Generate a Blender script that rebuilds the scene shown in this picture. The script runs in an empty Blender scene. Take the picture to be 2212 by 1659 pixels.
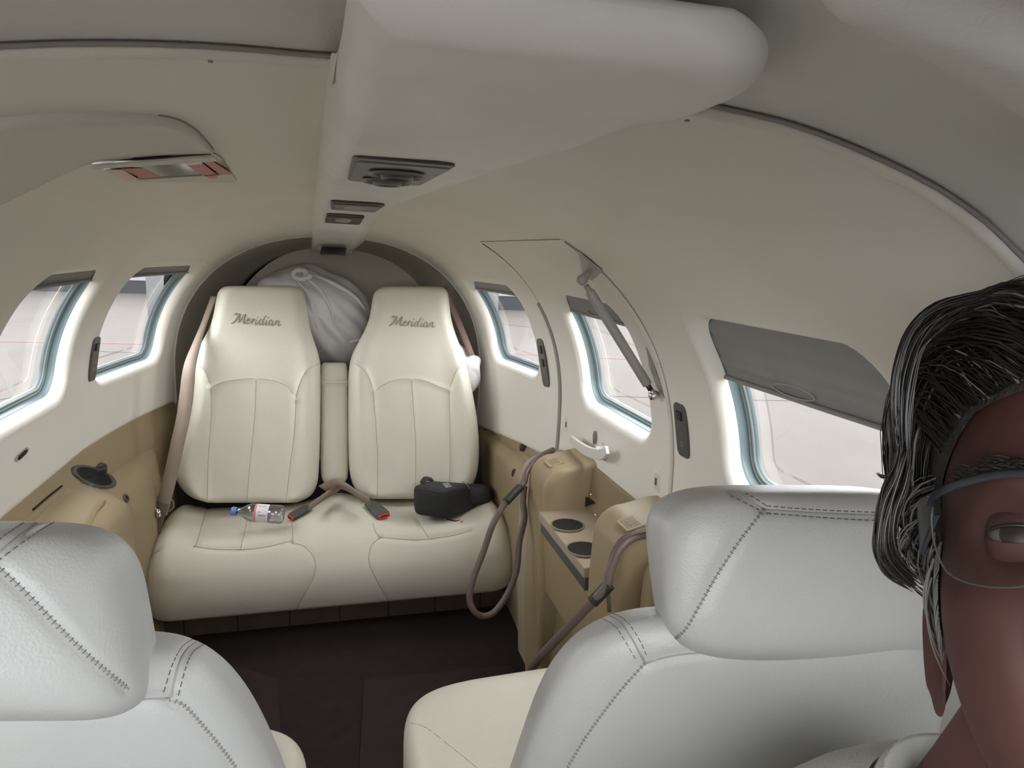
import bpy, bmesh, math, random
import numpy as np
from math import sin, cos, pi, sqrt, radians, exp
from mathutils import Vector, Matrix
from mathutils.bvhtree import BVHTree

random.seed(7)
rng = np.random.default_rng(7)
SC = bpy.context.scene
COL = SC.collection

# ------------------------------------------------------------------ camera
W, H = 2212.0, 1659.0
FPX = 1500.0
YAW, PITCH, ROLL = 15.0, -10.7, 2.0
CPOS = np.array([-0.02, 0.0, 1.08])
_y, _p, _r = radians(YAW), radians(PITCH), radians(ROLL)
FW = np.array([sin(_y) * cos(_p), cos(_y) * cos(_p), sin(_p)])
_R = np.array([cos(_y), -sin(_y), 0.0]); _U = np.cross(_R, FW)
CR = cos(_r) * _R + sin(_r) * _U
CU = -sin(_r) * _R + cos(_r) * _U
cam_d = bpy.data.cameras.new('camera'); cam = bpy.data.objects.new('camera', cam_d); COL.objects.link(cam)
cam_d.sensor_width = 36.0; cam_d.lens = FPX * 36.0 / W; cam_d.clip_start = 0.02; cam_d.clip_end = 500
cam.matrix_world = Matrix(((CR[0], CU[0], -FW[0], CPOS[0]), (CR[1], CU[1], -FW[1], CPOS[1]), (CR[2], CU[2], -FW[2], CPOS[2]), (0, 0, 0, 1)))
SC.camera = cam

# ------------------------------------------------------------------ world, light, exposure
SC.view_settings.view_transform = 'Standard'; SC.view_settings.look = 'None'
SC.view_settings.gamma = 1.0; SC.view_settings.use_curve_mapping = False
SC.view_settings.exposure = 0.58
wd = bpy.data.worlds.new('overcast'); SC.world = wd; wd.use_nodes = True
bg = wd.node_tree.nodes['Background']
bg.inputs['Color'].default_value = (0.97, 0.985, 1.0, 1); bg.inputs['Strength'].default_value = 6.0
SC.cycles.max_bounces = 10; SC.cycles.diffuse_bounces = 8; SC.cycles.transparent_max_bounces = 16
SC.cycles.caustics_reflective = False; SC.cycles.caustics_refractive = False


def portal(name, loc, direction, sx, sy):
    l = bpy.data.lights.new(name, 'AREA'); l.shape = 'RECTANGLE'; l.size = sx; l.size_y = sy; l.energy = 1
    l.cycles.is_portal = True
    o = bpy.data.objects.new(name, l); COL.objects.link(o); o.location = loc
    o.rotation_euler = Vector(direction).to_track_quat('-Z', 'Y').to_euler()
    return o

# ------------------------------------------------------------------ pixel helpers


def ray(x, y):
    d = FW + CR * (x - W / 2) / FPX - CU * (y - H / 2) / FPX
    return d / np.linalg.norm(d)


def at(x, y, ax, v):
    d = ray(x, y); t = (v - CPOS[ax]) / d[ax]
    return CPOS + t * d


def at_plane(x, y, p0, n):
    d = ray(x, y); n = np.array(n, float); t = ((np.array(p0) - CPOS) @ n) / (d @ n)
    return CPOS + t * d


def at_depth(x, y, z):
    d = FW + CR * (x - W / 2) / FPX - CU * (y - H / 2) / FPX
    return CPOS + z * d

# ------------------------------------------------------------------ materials


def mat(name, col, rough=0.5, bump=0.0, bscale=200.0, var=0.0, vscale=8.0, metal=0.0, spec=0.5, col2=None, sheen=0.0, alpha=None, coat=0.0):
    m = bpy.data.materials.new(name); m.use_nodes = True
    nt = m.node_tree; b = nt.nodes['Principled BSDF']
    b.inputs['Base Color'].default_value = (*col, 1); b.inputs['Roughness'].default_value = rough
    b.inputs['Metallic'].default_value = metal; b.inputs['Specular IOR Level'].default_value = spec
    if sheen: b.inputs['Sheen Weight'].default_value = sheen
    if coat: b.inputs['Coat Weight'].default_value = coat
    if alpha is not None: b.inputs['Alpha'].default_value = alpha
    tc = nt.nodes.new('ShaderNodeTexCoord')
    if var or col2:
        n = nt.nodes.new('ShaderNodeTexNoise'); n.inputs['Scale'].default_value = vscale; n.inputs['Detail'].default_value = 4
        nt.links.new(tc.outputs['Object'], n.inputs['Vector'])
        r = nt.nodes.new('ShaderNodeValToRGB')
        c2 = col2 if col2 else tuple(max(0, c * (1 - var)) for c in col)
        c1 = col if col2 else tuple(min(1, c * (1 + var * .4)) for c in col)
        r.color_ramp.elements[0].position = .3; r.color_ramp.elements[1].position = .7
        r.color_ramp.elements[0].color = (*c2, 1); r.color_ramp.elements[1].color = (*c1, 1)
        nt.links.new(n.outputs['Fac'], r.inputs['Fac']); nt.links.new(r.outputs['Color'], b.inputs['Base Color'])
    if bump:
        n2 = nt.nodes.new('ShaderNodeTexNoise'); n2.inputs['Scale'].default_value = bscale; n2.inputs['Detail'].default_value = 3
        nt.links.new(tc.outputs['Object'], n2.inputs['Vector'])
        bp = nt.nodes.new('ShaderNodeBump'); bp.inputs['Strength'].default_value = bump; bp.inputs['Distance'].default_value = 0.002
        nt.links.new(n2.outputs['Fac'], bp.inputs['Height']); nt.links.new(bp.outputs['Normal'], b.inputs['Normal'])
    return m


def leather(name, col, rough=0.42, crease=0.5):
    m = mat(name, col, rough, 0, var=0.06, vscale=5)
    nt = m.node_tree; b = nt.nodes['Principled BSDF']; tc = [n for n in nt.nodes if n.type == 'TEX_COORD'][0]
    v = nt.nodes.new('ShaderNodeTexVoronoi'); v.inputs['Scale'].default_value = 420
    nt.links.new(tc.outputs['Object'], v.inputs['Vector'])
    n = nt.nodes.new('ShaderNodeTexNoise'); n.inputs['Scale'].default_value = 26; n.inputs['Detail'].default_value = 6; n.inputs['Roughness'].default_value = .65
    n.inputs['Distortion'].default_value = 1.2
    nt.links.new(tc.outputs['Object'], n.inputs['Vector'])
    mx = nt.nodes.new('ShaderNodeMath'); mx.operation = 'MULTIPLY_ADD'; mx.inputs[1].default_value = 1.6
    nt.links.new(n.outputs['Fac'], mx.inputs[0]); nt.links.new(v.outputs['Distance'], mx.inputs[2])
    bp = nt.nodes.new('ShaderNodeBump'); bp.inputs['Strength'].default_value = .22 * crease; bp.inputs['Distance'].default_value = 0.0025
    nt.links.new(mx.outputs[0], bp.inputs['Height']); nt.links.new(bp.outputs['Normal'], b.inputs['Normal'])
    return m


M = {}
M['trim'] = mat('trim_plastic', (.81, .775, .715), .5, .08, 600, .04, 3)
M['ceil'] = mat('headliner', (.68, .655, .60), .55, .10, 700, .05, 3)
M['cock'] = mat('cockpit_headliner', (.74, .74, .72), .6, .15, 500, .05, 6)
M['console'] = mat('console_plastic', (.86, .845, .82), .42, .06, 500, .07, 9)
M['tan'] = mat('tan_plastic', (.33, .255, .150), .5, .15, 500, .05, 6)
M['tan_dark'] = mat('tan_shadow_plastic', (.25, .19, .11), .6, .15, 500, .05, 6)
M['tray'] = mat('tray_plastic', (.38, .31, .23), .5, .1, 500)
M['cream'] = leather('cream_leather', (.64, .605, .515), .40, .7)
M['cool_lit_leather'] = leather('cream_leather_cool_lit', (.45, .457, .452), .38, .55)  # same leather as cream, with cool windshield light put into the colour
M['seam'] = mat('seam_thread', (.42, .38, .31), .8)
M['thread'] = mat('stitch_thread', (.13, .115, .105), .8)
M['seamgrey'] = mat('seam_fold', (.33, .32, .31), .8)
M['carpet'] = mat('brown_carpet', (.018, .0085, .0075), .95, 1.0, 900, .35, 30)
M['mat'] = mat('carpet_mat', (.030, .016, .014), .95, 1.0, 900, .3, 18)
M['kick'] = mat('kick_panel', (.11, .075, .055), .8, .5, 500, .2, 20)
M['dark'] = mat('black_plastic', (.015, .015, .014), .4)
M['dkgrey'] = mat('dark_grey_plastic', (.075, .073, .068), .4, .1, 500)
M['ventgrey'] = mat('vent_grey', (.17, .17, .165), .42)
M['hole'] = mat('deep_recess', (.01, .009, .008), .9)  # near-black stands in for the shade inside holes and gaps
M['blue'] = mat('window_liner', (.165, .225, .24), .35, 0, var=.08, vscale=20)
M['paleblue'] = mat('window_seal', (.26, .31, .315), .35)
M['rubber'] = mat('rubber_seal', (.10, .13, .14), .5)
M['gasket'] = mat('door_gasket', (.33, .32, .30), .6)
M['shade'] = mat('shade_cloth', (.28, .28, .275), .8, .15, 300, .08, 12)
M['shade_end'] = mat('shade_rail', (.40, .40, .39), .5)
M['belt'] = mat('belt_webbing', (.29, .225, .18), .7, .5, 900)
M['belt_dark'] = mat('dark_belt_webbing', (.16, .11, .09), .8, .5, 900)
M['hose'] = mat('cable_sheath', (.13, .092, .08), .45, .1, 300)
M['grip'] = mat('black_grip', (.02, .02, .02), .6)
M['chrome'] = mat('chrome', (.75, .75, .74), .12, metal=1.0)
M['mirror'] = mat('bright_metal', (.62, .62, .60), .10, metal=1.0)
M['steel'] = mat('painted_steel', (.36, .36, .335), .4, .1, 200, .1, 20)
M['white'] = mat('white_plastic', (.78, .77, .74), .35)
M['offwhite'] = mat('handle_plastic', (.68, .67, .64), .3)
M['red'] = mat('buckle_red', (.60, .03, .02), .4)
M['placard'] = mat('red_placard', (.55, .17, .14), .5, 0, var=.25, vscale=120)
M['placard2'] = mat('pink_placard', (.72, .50, .46), .4)
M['text'] = mat('embroidery', (.34, .30, .26), .7)
M['printed'] = mat('print_grey', (.36, .34, .33), .6)
M['bagcloth'] = mat('black_nylon', (.012, .013, .014), .6, .6, 700)
M['tag'] = mat('grey_tag', (.20, .25, .25), .5)
M['label'] = mat('bottle_label', (.80, .76, .78), .4)
M['labelred'] = mat('bottle_label_red', (.75, .22, .24), .4)
M['cap'] = mat('blue_cap', (.13, .24, .62), .35)
M['baggage'] = mat('baggage_lining', (.62, .59, .52), .7, .1, 300)
M['bulk'] = mat('bulkhead_lining', (.72, .68, .60), .65, .1, 300)
M['skin'] = mat('skin', (.085, .032, .025), .68, .08, 120, .18, 22)  # dimness of the face is put into this dark tone
M['skin'].node_tree.nodes['Principled BSDF'].inputs['Subsurface Weight'].default_value = .08
M['skin'].node_tree.nodes['Principled BSDF'].inputs['Subsurface Radius'].default_value = (.01, .004, .002)
M['lip'] = mat('lip', (.26, .09, .08), .45)
M['scalp'] = mat('scalp_hair', (.03, .026, .024), .6, .8, 300)
M['hair'] = mat('dark_hair', (.018, .016, .015), .30)
M['hairgrey'] = mat('grey_hair', (.20, .19, .185), .38)
M['eye'] = mat('eyeball', (.17, .14, .13), .3)  # eye whites darkened to carry the dim light
M['iris'] = mat('iris', (.02, .012, .009), .45)
M['glassframe'] = mat('glasses_frame', (.03, .035, .045), .35)
M['shirt'] = mat('shirt_cloth', (.40, .40, .355), .85, .5, 500, .08, 30, sheen=.3)


def glassy(name, tint=(1, 1, 1), refl=.06, rough=.02):
    m = bpy.data.materials.new(name); m.use_nodes = True; nt = m.node_tree
    for n in list(nt.nodes):
        if n.type == 'BSDF_PRINCIPLED': nt.nodes.remove(n)
    out = [n for n in nt.nodes if n.type == 'OUTPUT_MATERIAL'][0]
    t = nt.nodes.new('ShaderNodeBsdfTransparent'); t.inputs['Color'].default_value = (*tint, 1)
    g = nt.nodes.new('ShaderNodeBsdfGlossy'); g.inputs['Roughness'].default_value = rough
    lw = nt.nodes.new('ShaderNodeLayerWeight'); lw.inputs['Blend'].default_value = .25
    mr = nt.nodes.new('ShaderNodeMapRange'); mr.inputs['To Min'].default_value = refl; mr.inputs['To Max'].default_value = min(1, refl * 8)
    nt.links.new(lw.outputs['Fresnel'], mr.inputs['Value'])
    mx = nt.nodes.new('ShaderNodeMixShader')
    nt.links.new(mr.outputs['Result'], mx.inputs['Fac']); nt.links.new(t.outputs[0], mx.inputs[1]); nt.links.new(g.outputs[0], mx.inputs[2])
    nt.links.new(mx.outputs[0], out.inputs['Surface'])
    return m


M['paneline'] = glassy('outer_pane_line', (.84, .83, .83), .02)
M['glass'] = glassy('acrylic_pane', (.96, .97, .97), .015)
M['lens'] = glassy('spectacle_lens', (.97, .97, .97), .03)
M['pet'] = glassy('clear_bottle', (.86, .87, .93), .10, .05)
M['cover'] = glassy('clear_cover', (.93, .93, .92), .10)


def bagmat():
    m = mat('white_plastic_film', (.66, .65, .655), .35, .5, 60)
    b = m.node_tree.nodes['Principled BSDF']; b.inputs['Subsurface Weight'].default_value = .2; b.inputs['Subsurface Radius'].default_value = (.02, .02, .02)
    return m


M['bag'] = bagmat()


def concrete():
    m = bpy.data.materials.new('concrete_apron'); m.use_nodes = True; nt = m.node_tree; b = nt.nodes['Principled BSDF']
    tc = nt.nodes.new('ShaderNodeTexCoord')
    mp = nt.nodes.new('ShaderNodeMapping'); mp.inputs['Scale'].default_value = (1.0, .35, 1); mp.inputs['Rotation'].default_value = (0, 0, .6)
    nt.links.new(tc.outputs['Object'], mp.inputs['Vector'])
    n = nt.nodes.new('ShaderNodeTexNoise'); n.inputs['Scale'].default_value = 1.3; n.inputs['Detail'].default_value = 8; n.inputs['Roughness'].default_value = .6
    nt.links.new(mp.outputs[0], n.inputs['Vector'])
    r = nt.nodes.new('ShaderNodeValToRGB'); r.color_ramp.elements[0].position = .35; r.color_ramp.elements[1].position = .68
    r.color_ramp.elements[0].color = (.042, .0350, .0305, 1); r.color_ramp.elements[1].color = (.052, .0435, .038, 1)
    nt.links.new(n.outputs['Fac'], r.inputs['Fac']); nt.links.new(r.outputs['Color'], b.inputs['Base Color'])
    b.inputs['Roughness'].default_value = .9
    return m


M['concrete'] = concrete()
M['concrete2'] = mat('newer_concrete', (.058, .049, .043), .9, 0, var=.12, vscale=1.5)
M['joint'] = mat('pavement_joint', (.030, .027, .025), .9)
M['redline'] = mat('red_paint', (.068, .024, .024), .8)
M['whitepaint'] = mat('pale_wall', (.16, .16, .16), .8)
M['fardark'] = mat('far_dark', (.016, .016, .020), .9)
M['hull'] = mat('hull_paint', (.1, .1, .1), .8)

# ------------------------------------------------------------------ object helpers


def link(o, parent=None):
    COL.objects.link(o)
    if parent is not None: o.parent = parent
    return o


def meshobj(name, verts, faces, m, parent=None, smooth=True):
    me = bpy.data.meshes.new(name); me.from_pydata([tuple(map(float, v)) for v in verts], [], faces)
    if smooth: me.shade_smooth()
    if m is not None: me.materials.append(M[m] if isinstance(m, str) else m)
    me.update()
    return link(bpy.data.objects.new(name, me), parent)


def empty(name, loc=(0, 0, 0), parent=None):
    o = bpy.data.objects.new(name, None); o.empty_display_size = .05
    # the parts are given in world coordinates, so the Empty stays at the origin of those coordinates
    return link(o, parent)


def tag(o, label=None, cat=None, group=None, kind=None):
    if label: o['label'] = label
    if cat: o['category'] = cat
    if group: o['group'] = group
    if kind: o['kind'] = kind
    return o


class MB:
    """collects shapes into one mesh"""
    def __init__(s): s.v = []; s.f = []

    def add(s, v, f):
        k = len(s.v); s.v += [tuple(map(float, a)) for a in v]; s.f += [tuple(i + k for i in q) for q in f]; return s

    def grid(s, G, cu=False, cv=False, flip=False):
        """G[i][j] array of points"""
        n, m_ = len(G), len(G[0]); k = len(s.v)
        for row in G: s.v += [tuple(map(float, p)) for p in row]
        for i in range(n - (0 if cu else 1)):
            for j in range(m_ - (0 if cv else 1)):
                a, b = i, (i + 1) % n; c, d = j, (j + 1) % m_
                q = (k + a * m_ + c, k + b * m_ + c, k + b * m_ + d, k + a * m_ + d)
                s.f.append(q[::-1] if flip else q)
        return s

    def tube(s, path, r, sides=8, caps=True, up=(0, 0, 1), closed=False, flat=1.0):
        P = [np.array(p, float) for p in path]; n = len(P); rings = []
        rr = r if hasattr(r, '__len__') else [r] * n
        prev = None
        for i in range(n):
            if closed: t = P[(i + 1) % n] - P[i - 1]
            else: t = P[min(i + 1, n - 1)] - P[max(i - 1, 0)]
            t /= (np.linalg.norm(t) + 1e-12)
            a = np.array(up, float) if prev is None else prev
            a = a - t * (a @ t)
            if np.linalg.norm(a) < 1e-5: a = np.array((1, .1, 0)) - t * t[0]
            a /= np.linalg.norm(a); prev = a; b = np.cross(t, a)
            rings.append([P[i] + rr[i] * (cos(2 * pi * k / sides) * a * flat + sin(2 * pi * k / sides) * b) for k in range(sides)])
        k0 = len(s.v); s.grid(rings, cu=closed, cv=True)
        if caps and not closed:
            s.f.append(tuple(k0 + k for k in range(sides))[::-1]); s.f.append(tuple(k0 + (n - 1) * sides + k for k in range(sides)))
        return s

    def box(s, c, h, rot=None):
        """centre, half sizes, optional 3 axis vectors"""
        A = rot if rot is not None else np.eye(3); c = np.array(c, float)
        v = [c + sx * h[0] * np.array(A[0]) + sy * h[1] * np.array(A[1]) + sz * h[2] * np.array(A[2]) for sx in (-1, 1) for sy in (-1, 1) for sz in (-1, 1)]
        return s.add(v, [(0, 1, 3, 2), (4, 6, 7, 5), (0, 4, 5, 1), (2, 3, 7, 6), (0, 2, 6, 4), (1, 5, 7, 3)])

    def prism(s, loop, d):
        """closed loop extruded by vector d"""
        n = len(loop); L = [np.array(p, float) for p in loop]; d = np.array(d, float); k = len(s.v)
        s.v += [tuple(p) for p in L] + [tuple(p + d) for p in L]
        s.f.append(tuple(range(k, k + n))[::-1]); s.f.append(tuple(range(k + n, k + 2 * n)))
        for i in range(n):
            j = (i + 1) % n; s.f.append((k + i, k + j, k + n + j, k + n + i))
        return s

    def build(s, name, m, parent=None, smooth=True, bevel=0, bsegs=2, fix=True):
        o = meshobj(name, s.v, s.f, m, parent, smooth)
        if fix:
            bm = bmesh.new(); bm.from_mesh(o.data); bmesh.ops.recalc_face_normals(bm, faces=bm.faces); bm.to_mesh(o.data); bm.free()
        if bevel:
            md = o.modifiers.new('bevel', 'BEVEL'); md.width = bevel; md.segments = bsegs; md.limit_method = 'ANGLE'; md.angle_limit = radians(35)
            o.data.shade_smooth()
            try:
                w = o.modifiers.new('wn', 'WEIGHTED_NORMAL'); w.keep_sharp = True
            except Exception: pass
        return o


def cr(pts, n=8, closed=False):
    """Catmull-Rom resampling"""
    P = [np.array(p, float) for p in pts]; N = len(P); out = []
    rngi = range(N if closed else N - 1)
    for i in rngi:
        if closed: p0, p1, p2, p3 = P[i - 1], P[i], P[(i + 1) % N], P[(i + 2) % N]
        else: p0, p1, p2, p3 = P[max(i - 1, 0)], P[i], P[i + 1], P[min(i + 2, N - 1)]
        for k in range(n):
            t = k / n
            out.append(.5 * ((2 * p1) + (-p0 + p2) * t + (2 * p0 - 5 * p1 + 4 * p2 - p3) * t * t + (-p0 + 3 * p1 - 3 * p2 + p3) * t ** 3))
    if not closed: out.append(P[-1])
    return out


def resample(pts, step):
    P = [np.array(p, float) for p in pts]; out = [P[0]]; acc = 0
    for a, b in zip(P[:-1], P[1:]):
        L = np.linalg.norm(b - a)
        if L < 1e-9: continue
        d = step - acc
        while d <= L:
            out.append(a + (b - a) * d / L); d += step
        acc = L - (d - step)
    return out


def interp(tab, x):
    xs = [t[0] for t in tab]; return [float(np.interp(x, xs, [t[k] for t in tab])) for k in range(1, len(tab[0]))]


def bvh_of(o):
    me = o.data; return BVHTree.FromPolygons([v.co for v in me.vertices], [tuple(p.vertices) for p in me.polygons])


def px_on(bvh, x, y, lift=0.0):
    d = Vector(ray(x, y)); h = bvh.ray_cast(Vector(CPOS), d)
    if h[0] is None: return None
    n = h[1]
    if n.dot(d) > 0: n = -n
    return np.array(h[0]) + np.array(n) * lift, np.array(n)


def groove(o, pts, depth, width):
    me = o.data; n = len(me.vertices)
    co = np.empty(n * 3); me.vertices.foreach_get('co', co); co = co.reshape(-1, 3)
    no = np.empty(n * 3); me.vertex_normals.foreach_get('vector', no); no = no.reshape(-1, 3)
    P = np.array(pts)
    lo, hi = P.min(0) - 4 * width, P.max(0) + 4 * width
    idx = np.where(np.all((co > lo) & (co < hi), axis=1))[0]
    if len(idx) == 0: return
    dm = np.full(len(idx), 1e9)
    for p in P: dm = np.minimum(dm, ((co[idx] - p) ** 2).sum(1))
    co[idx] -= no[idx] * (depth * np.exp(-dm / width ** 2))[:, None]
    me.vertices.foreach_set('co', co.ravel()); me.update()


def seam(o, px, parent, r=.0009, m='seam', depth=.002, width=.005, sink=.0, name='seam', smoothit=True, ends=True):
    """a sewn line laid over the surface of o where the photo shows it"""
    b = bvh_of(o)
    P2 = cr([(a, b_) for a, b_ in px], 10) if smoothit else [np.array(p) for p in px]
    hits = [px_on(b, p[0], p[1]) for p in P2]
    pts = [h[0] for h in hits if h is not None]
    if len(pts) < 3: return None
    if depth:
        groove(o, resample(pts, .002), depth, width)
        b = bvh_of(o); hits = [px_on(b, p[0], p[1], -sink) for p in P2]; pts = [h[0] for h in hits if h is not None]
    return MB().tube(pts, r, 6).build(name, m, parent)


def stitches(o, px, parent, off=0.0, L=.0042, gap=.0022, r=.00045, m='thread', name='stitching', cross=False):
    b = bvh_of(o); P2 = cr([(a, b_) for a, b_ in px], 14)
    H_ = [px_on(b, p[0], p[1]) for p in P2]; H_ = [h for h in H_ if h is not None]
    if len(H_) < 4: return None
    P = np.array([h[0] for h in H_]); N = np.array([h[1] for h in H_])
    s = np.r_[0, np.cumsum(np.linalg.norm(np.diff(P, axis=0), axis=1))]
    mb = MB(); t = 0
    while t + L < s[-1]:
        def q(u):
            p = np.array([np.interp(u, s, P[:, k]) for k in range(3)]); n = np.array([np.interp(u, s, N[:, k]) for k in range(3)])
            return p, n / np.linalg.norm(n)
        if cross:
            (p, n), (p2, n2) = q(t), q(t + .001); tg = p2 - p; tg /= np.linalg.norm(tg); sd = np.cross(tg, n)
            a, b2 = p - sd * .0017 + n * .0002, p + sd * .0017 + n * .0002
            mb.tube([a, p + n * .0006, b2], r, 4)
        else:
            (p, n), (pm, nm), (p2, n2) = q(t), q(t + L / 2), q(t + L)
            mb.tube([p, pm + nm * .0005, p2], r, 4)
        t += L + gap
    o2 = mb.build(name, m, parent); return tag(o2, kind='stuff')


def rbox(c8, n=5.0, res=22, warp=None):
    """rounded box: 8 corners in order (x,y,z)=(-,-,-),(-,-,+),(-,+,-),(-,+,+),(+,-,-)... ; returns MB"""
    C8 = np.array(c8, float).reshape(2, 2, 2, 3)
    bm = bmesh.new(); bmesh.ops.create_cube(bm, size=2)
    bmesh.ops.subdivide_edges(bm, edges=bm.edges[:], cuts=res, use_grid_fill=True)
    V = []
    for v in bm.verts:
        p = np.array(v.co); p = np.sign(p) * np.abs(p) ** 1.0
        p = p / (np.sum(np.abs(p) ** n)) ** (1.0 / n)
        if warp is not None: p = warp(p)
        a = (p + 1) / 2
        q = np.zeros(3)
        for i in (0, 1):
            for j in (0, 1):
                for k in (0, 1):
                    q = q + C8[i, j, k] * (a[0] if i else 1 - a[0]) * (a[1] if j else 1 - a[1]) * (a[2] if k else 1 - a[2])
        V.append(q)
    bm.verts.index_update()
    F_ = [tuple(v.index for v in f.verts) for f in bm.faces]; bm.free()
    return MB().add(V, F_)


def revolve(profile, c, axis, seg=32, ref=None):
    """profile [(r, h)] about axis through c"""
    ax = np.array(axis, float); ax /= np.linalg.norm(ax)
    u = np.array(ref, float) if ref is not None else (np.array((1, 0, 0)) if abs(ax[0]) < .8 else np.array((0, 1, 0)))
    u = u - ax * (u @ ax); u /= np.linalg.norm(u); v = np.cross(ax, u); c = np.array(c, float)
    G = [[c + ax * h + r * (cos(2 * pi * k / seg) * u + sin(2 * pi * k / seg) * v) for k in range(seg)] for r, h in profile]
    return MB().grid(G, cv=True)

# ------------------------------------------------------------------ cabin section


def par(y):
    t = max(0.0, min(1.6, (y - 1.75) / .60)); t = t ** 1.3
    return .577 - .089 * t, .51 - .06 * t, .67 - .01 * t, 2.3


def sec_x(y, z, o=0.0):
    a, b, zc, n = par(y); a += o; b += o
    if z >= zc: k = ((z - zc) / b); return a * max(0, 1 - k ** n) ** (1 / n) if k < 1 else 0
    return a * (1 - ((zc - z) / .62) ** 2.6) ** (1 / 2.6) if zc - z < .62 else 0


def sec_z(y, x, o=0.0):
    a, b, zc, n = par(y); a += o; b += o; k = min(1, abs(x) / a)
    return zc + b * (1 - k ** n) ** (1 / n)


def Fin(P):
    a, b, zc, n = par(P[1])
    if P[2] > zc: return (abs(P[0]) / a) ** n + ((P[2] - zc) / b) ** n - 1
    return (abs(P[0]) / a) ** n + (abs(P[2] - zc) / .62) ** 2.6 - 1


def hit(x, y, lift=0.0):
    d = ray(x, y); t = .02
    while Fin(CPOS + t * d) < 0 and t < 6: t += .01
    lo, hi = t - .01, t
    for _ in range(28):
        m_ = (lo + hi) / 2
        if Fin(CPOS + m_ * d) < 0: lo = m_
        else: hi = m_
    P = CPOS + lo * d
    if lift: P = P + snorm(P) * lift
    return P


def snorm(P):
    """inward normal"""
    e = 1e-4; P = np.array(P, float); g = np.array([(Fin(P + e * np.eye(3)[k]) - Fin(P - e * np.eye(3)[k])) / (2 * e) for k in range(3)])
    return -g / np.linalg.norm(g)


def ztrim(y, side):
    if side > 0: return float(np.interp(y, [0, 1.1, 1.4, 1.72, 2.0, 2.35, 2.6], [.585, .58, .553, .518, .50, .47, .46]))
    return float(np.interp(y, [0, 1.4, 1.8, 2.1, 2.4, 2.6], [.588, .588, .588, .589, .577, .57]))


def zsplit(y):
    a, b, zc, n = par(y); return zc + b * (1 - .6 ** n) ** (1 / n)


YA = 2.35   # aft arch


def YFx(x): return float(np.interp(x, [-.346, -.17, -.02, .169, .233, .314, .346], [.404, .420, .434, .394, .361, .340, .336]))

WIN = []    # window list: side, yc, zc, hy, hz, r


def wsd(w, y, z):
    side, yc, zc, hy, hz, r, sk = w
    qy = abs(y - yc - sk * (z - zc)) - (hy - r); qz = abs(z - zc) - (hz - r)
    return sqrt(max(qy, 0) ** 2 + max(qz, 0) ** 2) + min(max(qy, qz), 0) - r


WR_REAR = (1, 2.06, .858, .175, .127, .05, .0)
WR_DOOR = (1, 1.368, .860, .185, .128, .05, .0)
WR_FRONT = (1, .728, .866, .182, .132, .05, .0)
WL_AFT = (-1, 2.045, .872, .20, .138, .05, .0)
WL_MID = (-1, 1.475, .880, .195, .134, .05, .0)
WINDOWS = [WR_REAR, WR_DOOR, WR_FRONT, WL_AFT, WL_MID]


def wall_patch(name, side, y0, y1, parent=None, m='trim', wins=(), off=0.0, ds=.0065, edge=None, kind=True, ztop=None):
    ny = max(2, int(abs(y1 - y0) / ds)); ys = np.linspace(y0, y1, ny + 1)
    nz = int(.56 / ds); G = []; keep = {}
    V = []; idx = lambda i, j: i * (nz + 1) + j
    D = np.zeros((ny + 1, nz + 1))
    for i, y in enumerate(ys):
        zb, zt = ztrim(y, side), (zsplit(y) if ztop is None else ztop)
        for j in range(nz + 1):
            z = zb + (zt - zb) * j / nz
            o = off; dmin = 9
            for w in wins:
                if w[0] != side: continue
                d = wsd(w, y, z); dmin = min(dmin, d)
            r = .020
            if dmin < r: o += r - sqrt(max(0, r * r - (r - max(dmin, 0)) ** 2))
            if edge:
                de = min(abs(y - y0) if edge[0] else 9, abs(y - y1) if edge[1] else 9)
                re = edge[0] if abs(y - y0) < abs(y - y1) else edge[1]
                if de < re: o += re - sqrt(max(0, re ** 2 - (re - de) ** 2))
            D[i, j] = dmin
            # bottom edge rolls outward
            db = z - zb
            if db < .012: o += .012 - sqrt(max(0, .012 ** 2 - (.012 - db) ** 2))
            x = sec_x(y, z)
            P = np.array((side * x, y, z)); nrm = snorm(P) if x > .05 else np.array((0, 0, -1.0))
            V.append(P - nrm * o)
    F_ = []
    for i in range(ny):
        for j in range(nz):
            if max(D[i, j], D[i + 1, j], D[i, j + 1], D[i + 1, j + 1]) < .004: continue
            if min(D[i, j], D[i + 1, j], D[i, j + 1], D[i + 1, j + 1]) < .0: continue
            q = (idx(i, j), idx(i + 1, j), idx(i + 1, j + 1), idx(i, j + 1)); F_.append(q if side < 0 else q[::-1])
    # lower lip going outward under the panel
    k = len(V)
    for i, y in enumerate(ys):
        zb = ztrim(y, side); p = V[idx(i, 0)]; V.append(np.array(p) + np.array((side * .03, 0, .002)))
    for i in range(ny): F_.append((idx(i, 0), idx(i + 1, 0), k + i + 1, k + i))
    o = meshobj(name, V, F_, m, parent)
    return o


def ceil_patch(name, y0, y1, m='ceil', parent=None, off=0.0, ds=.012, x0=-1, x1=1, wfun=None):
    ny = max(2, int(abs(y1 - y0) / ds)); nx = int(.7 / ds); V = []
    for i in range(ny + 1):
        for j in range(nx + 1):
            xr_ = .346 * (2 * j / nx - 1)
            ya, yb = (YFx(xr_) if y0 == YF else y0), (YFx(xr_) if y1 == YF else y1)
            y = ya + (yb - ya) * i / ny; a, b, zc, n = par(y)
            x = a * .6 * (2 * j / nx - 1); z = sec_z(y, x); P = np.array((x, y, z))
            e = wfun(x, y) if wfun else 0
            V.append(P - snorm(P) * (off + e))
    F_ = [(i * (nx + 1) + j, i * (nx + 1) + j + 1, (i + 1) * (nx + 1) + j + 1, (i + 1) * (nx + 1) + j) for i in range(ny) for j in range(nx)]
    return meshobj(name, V, F_, m, parent)


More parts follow.
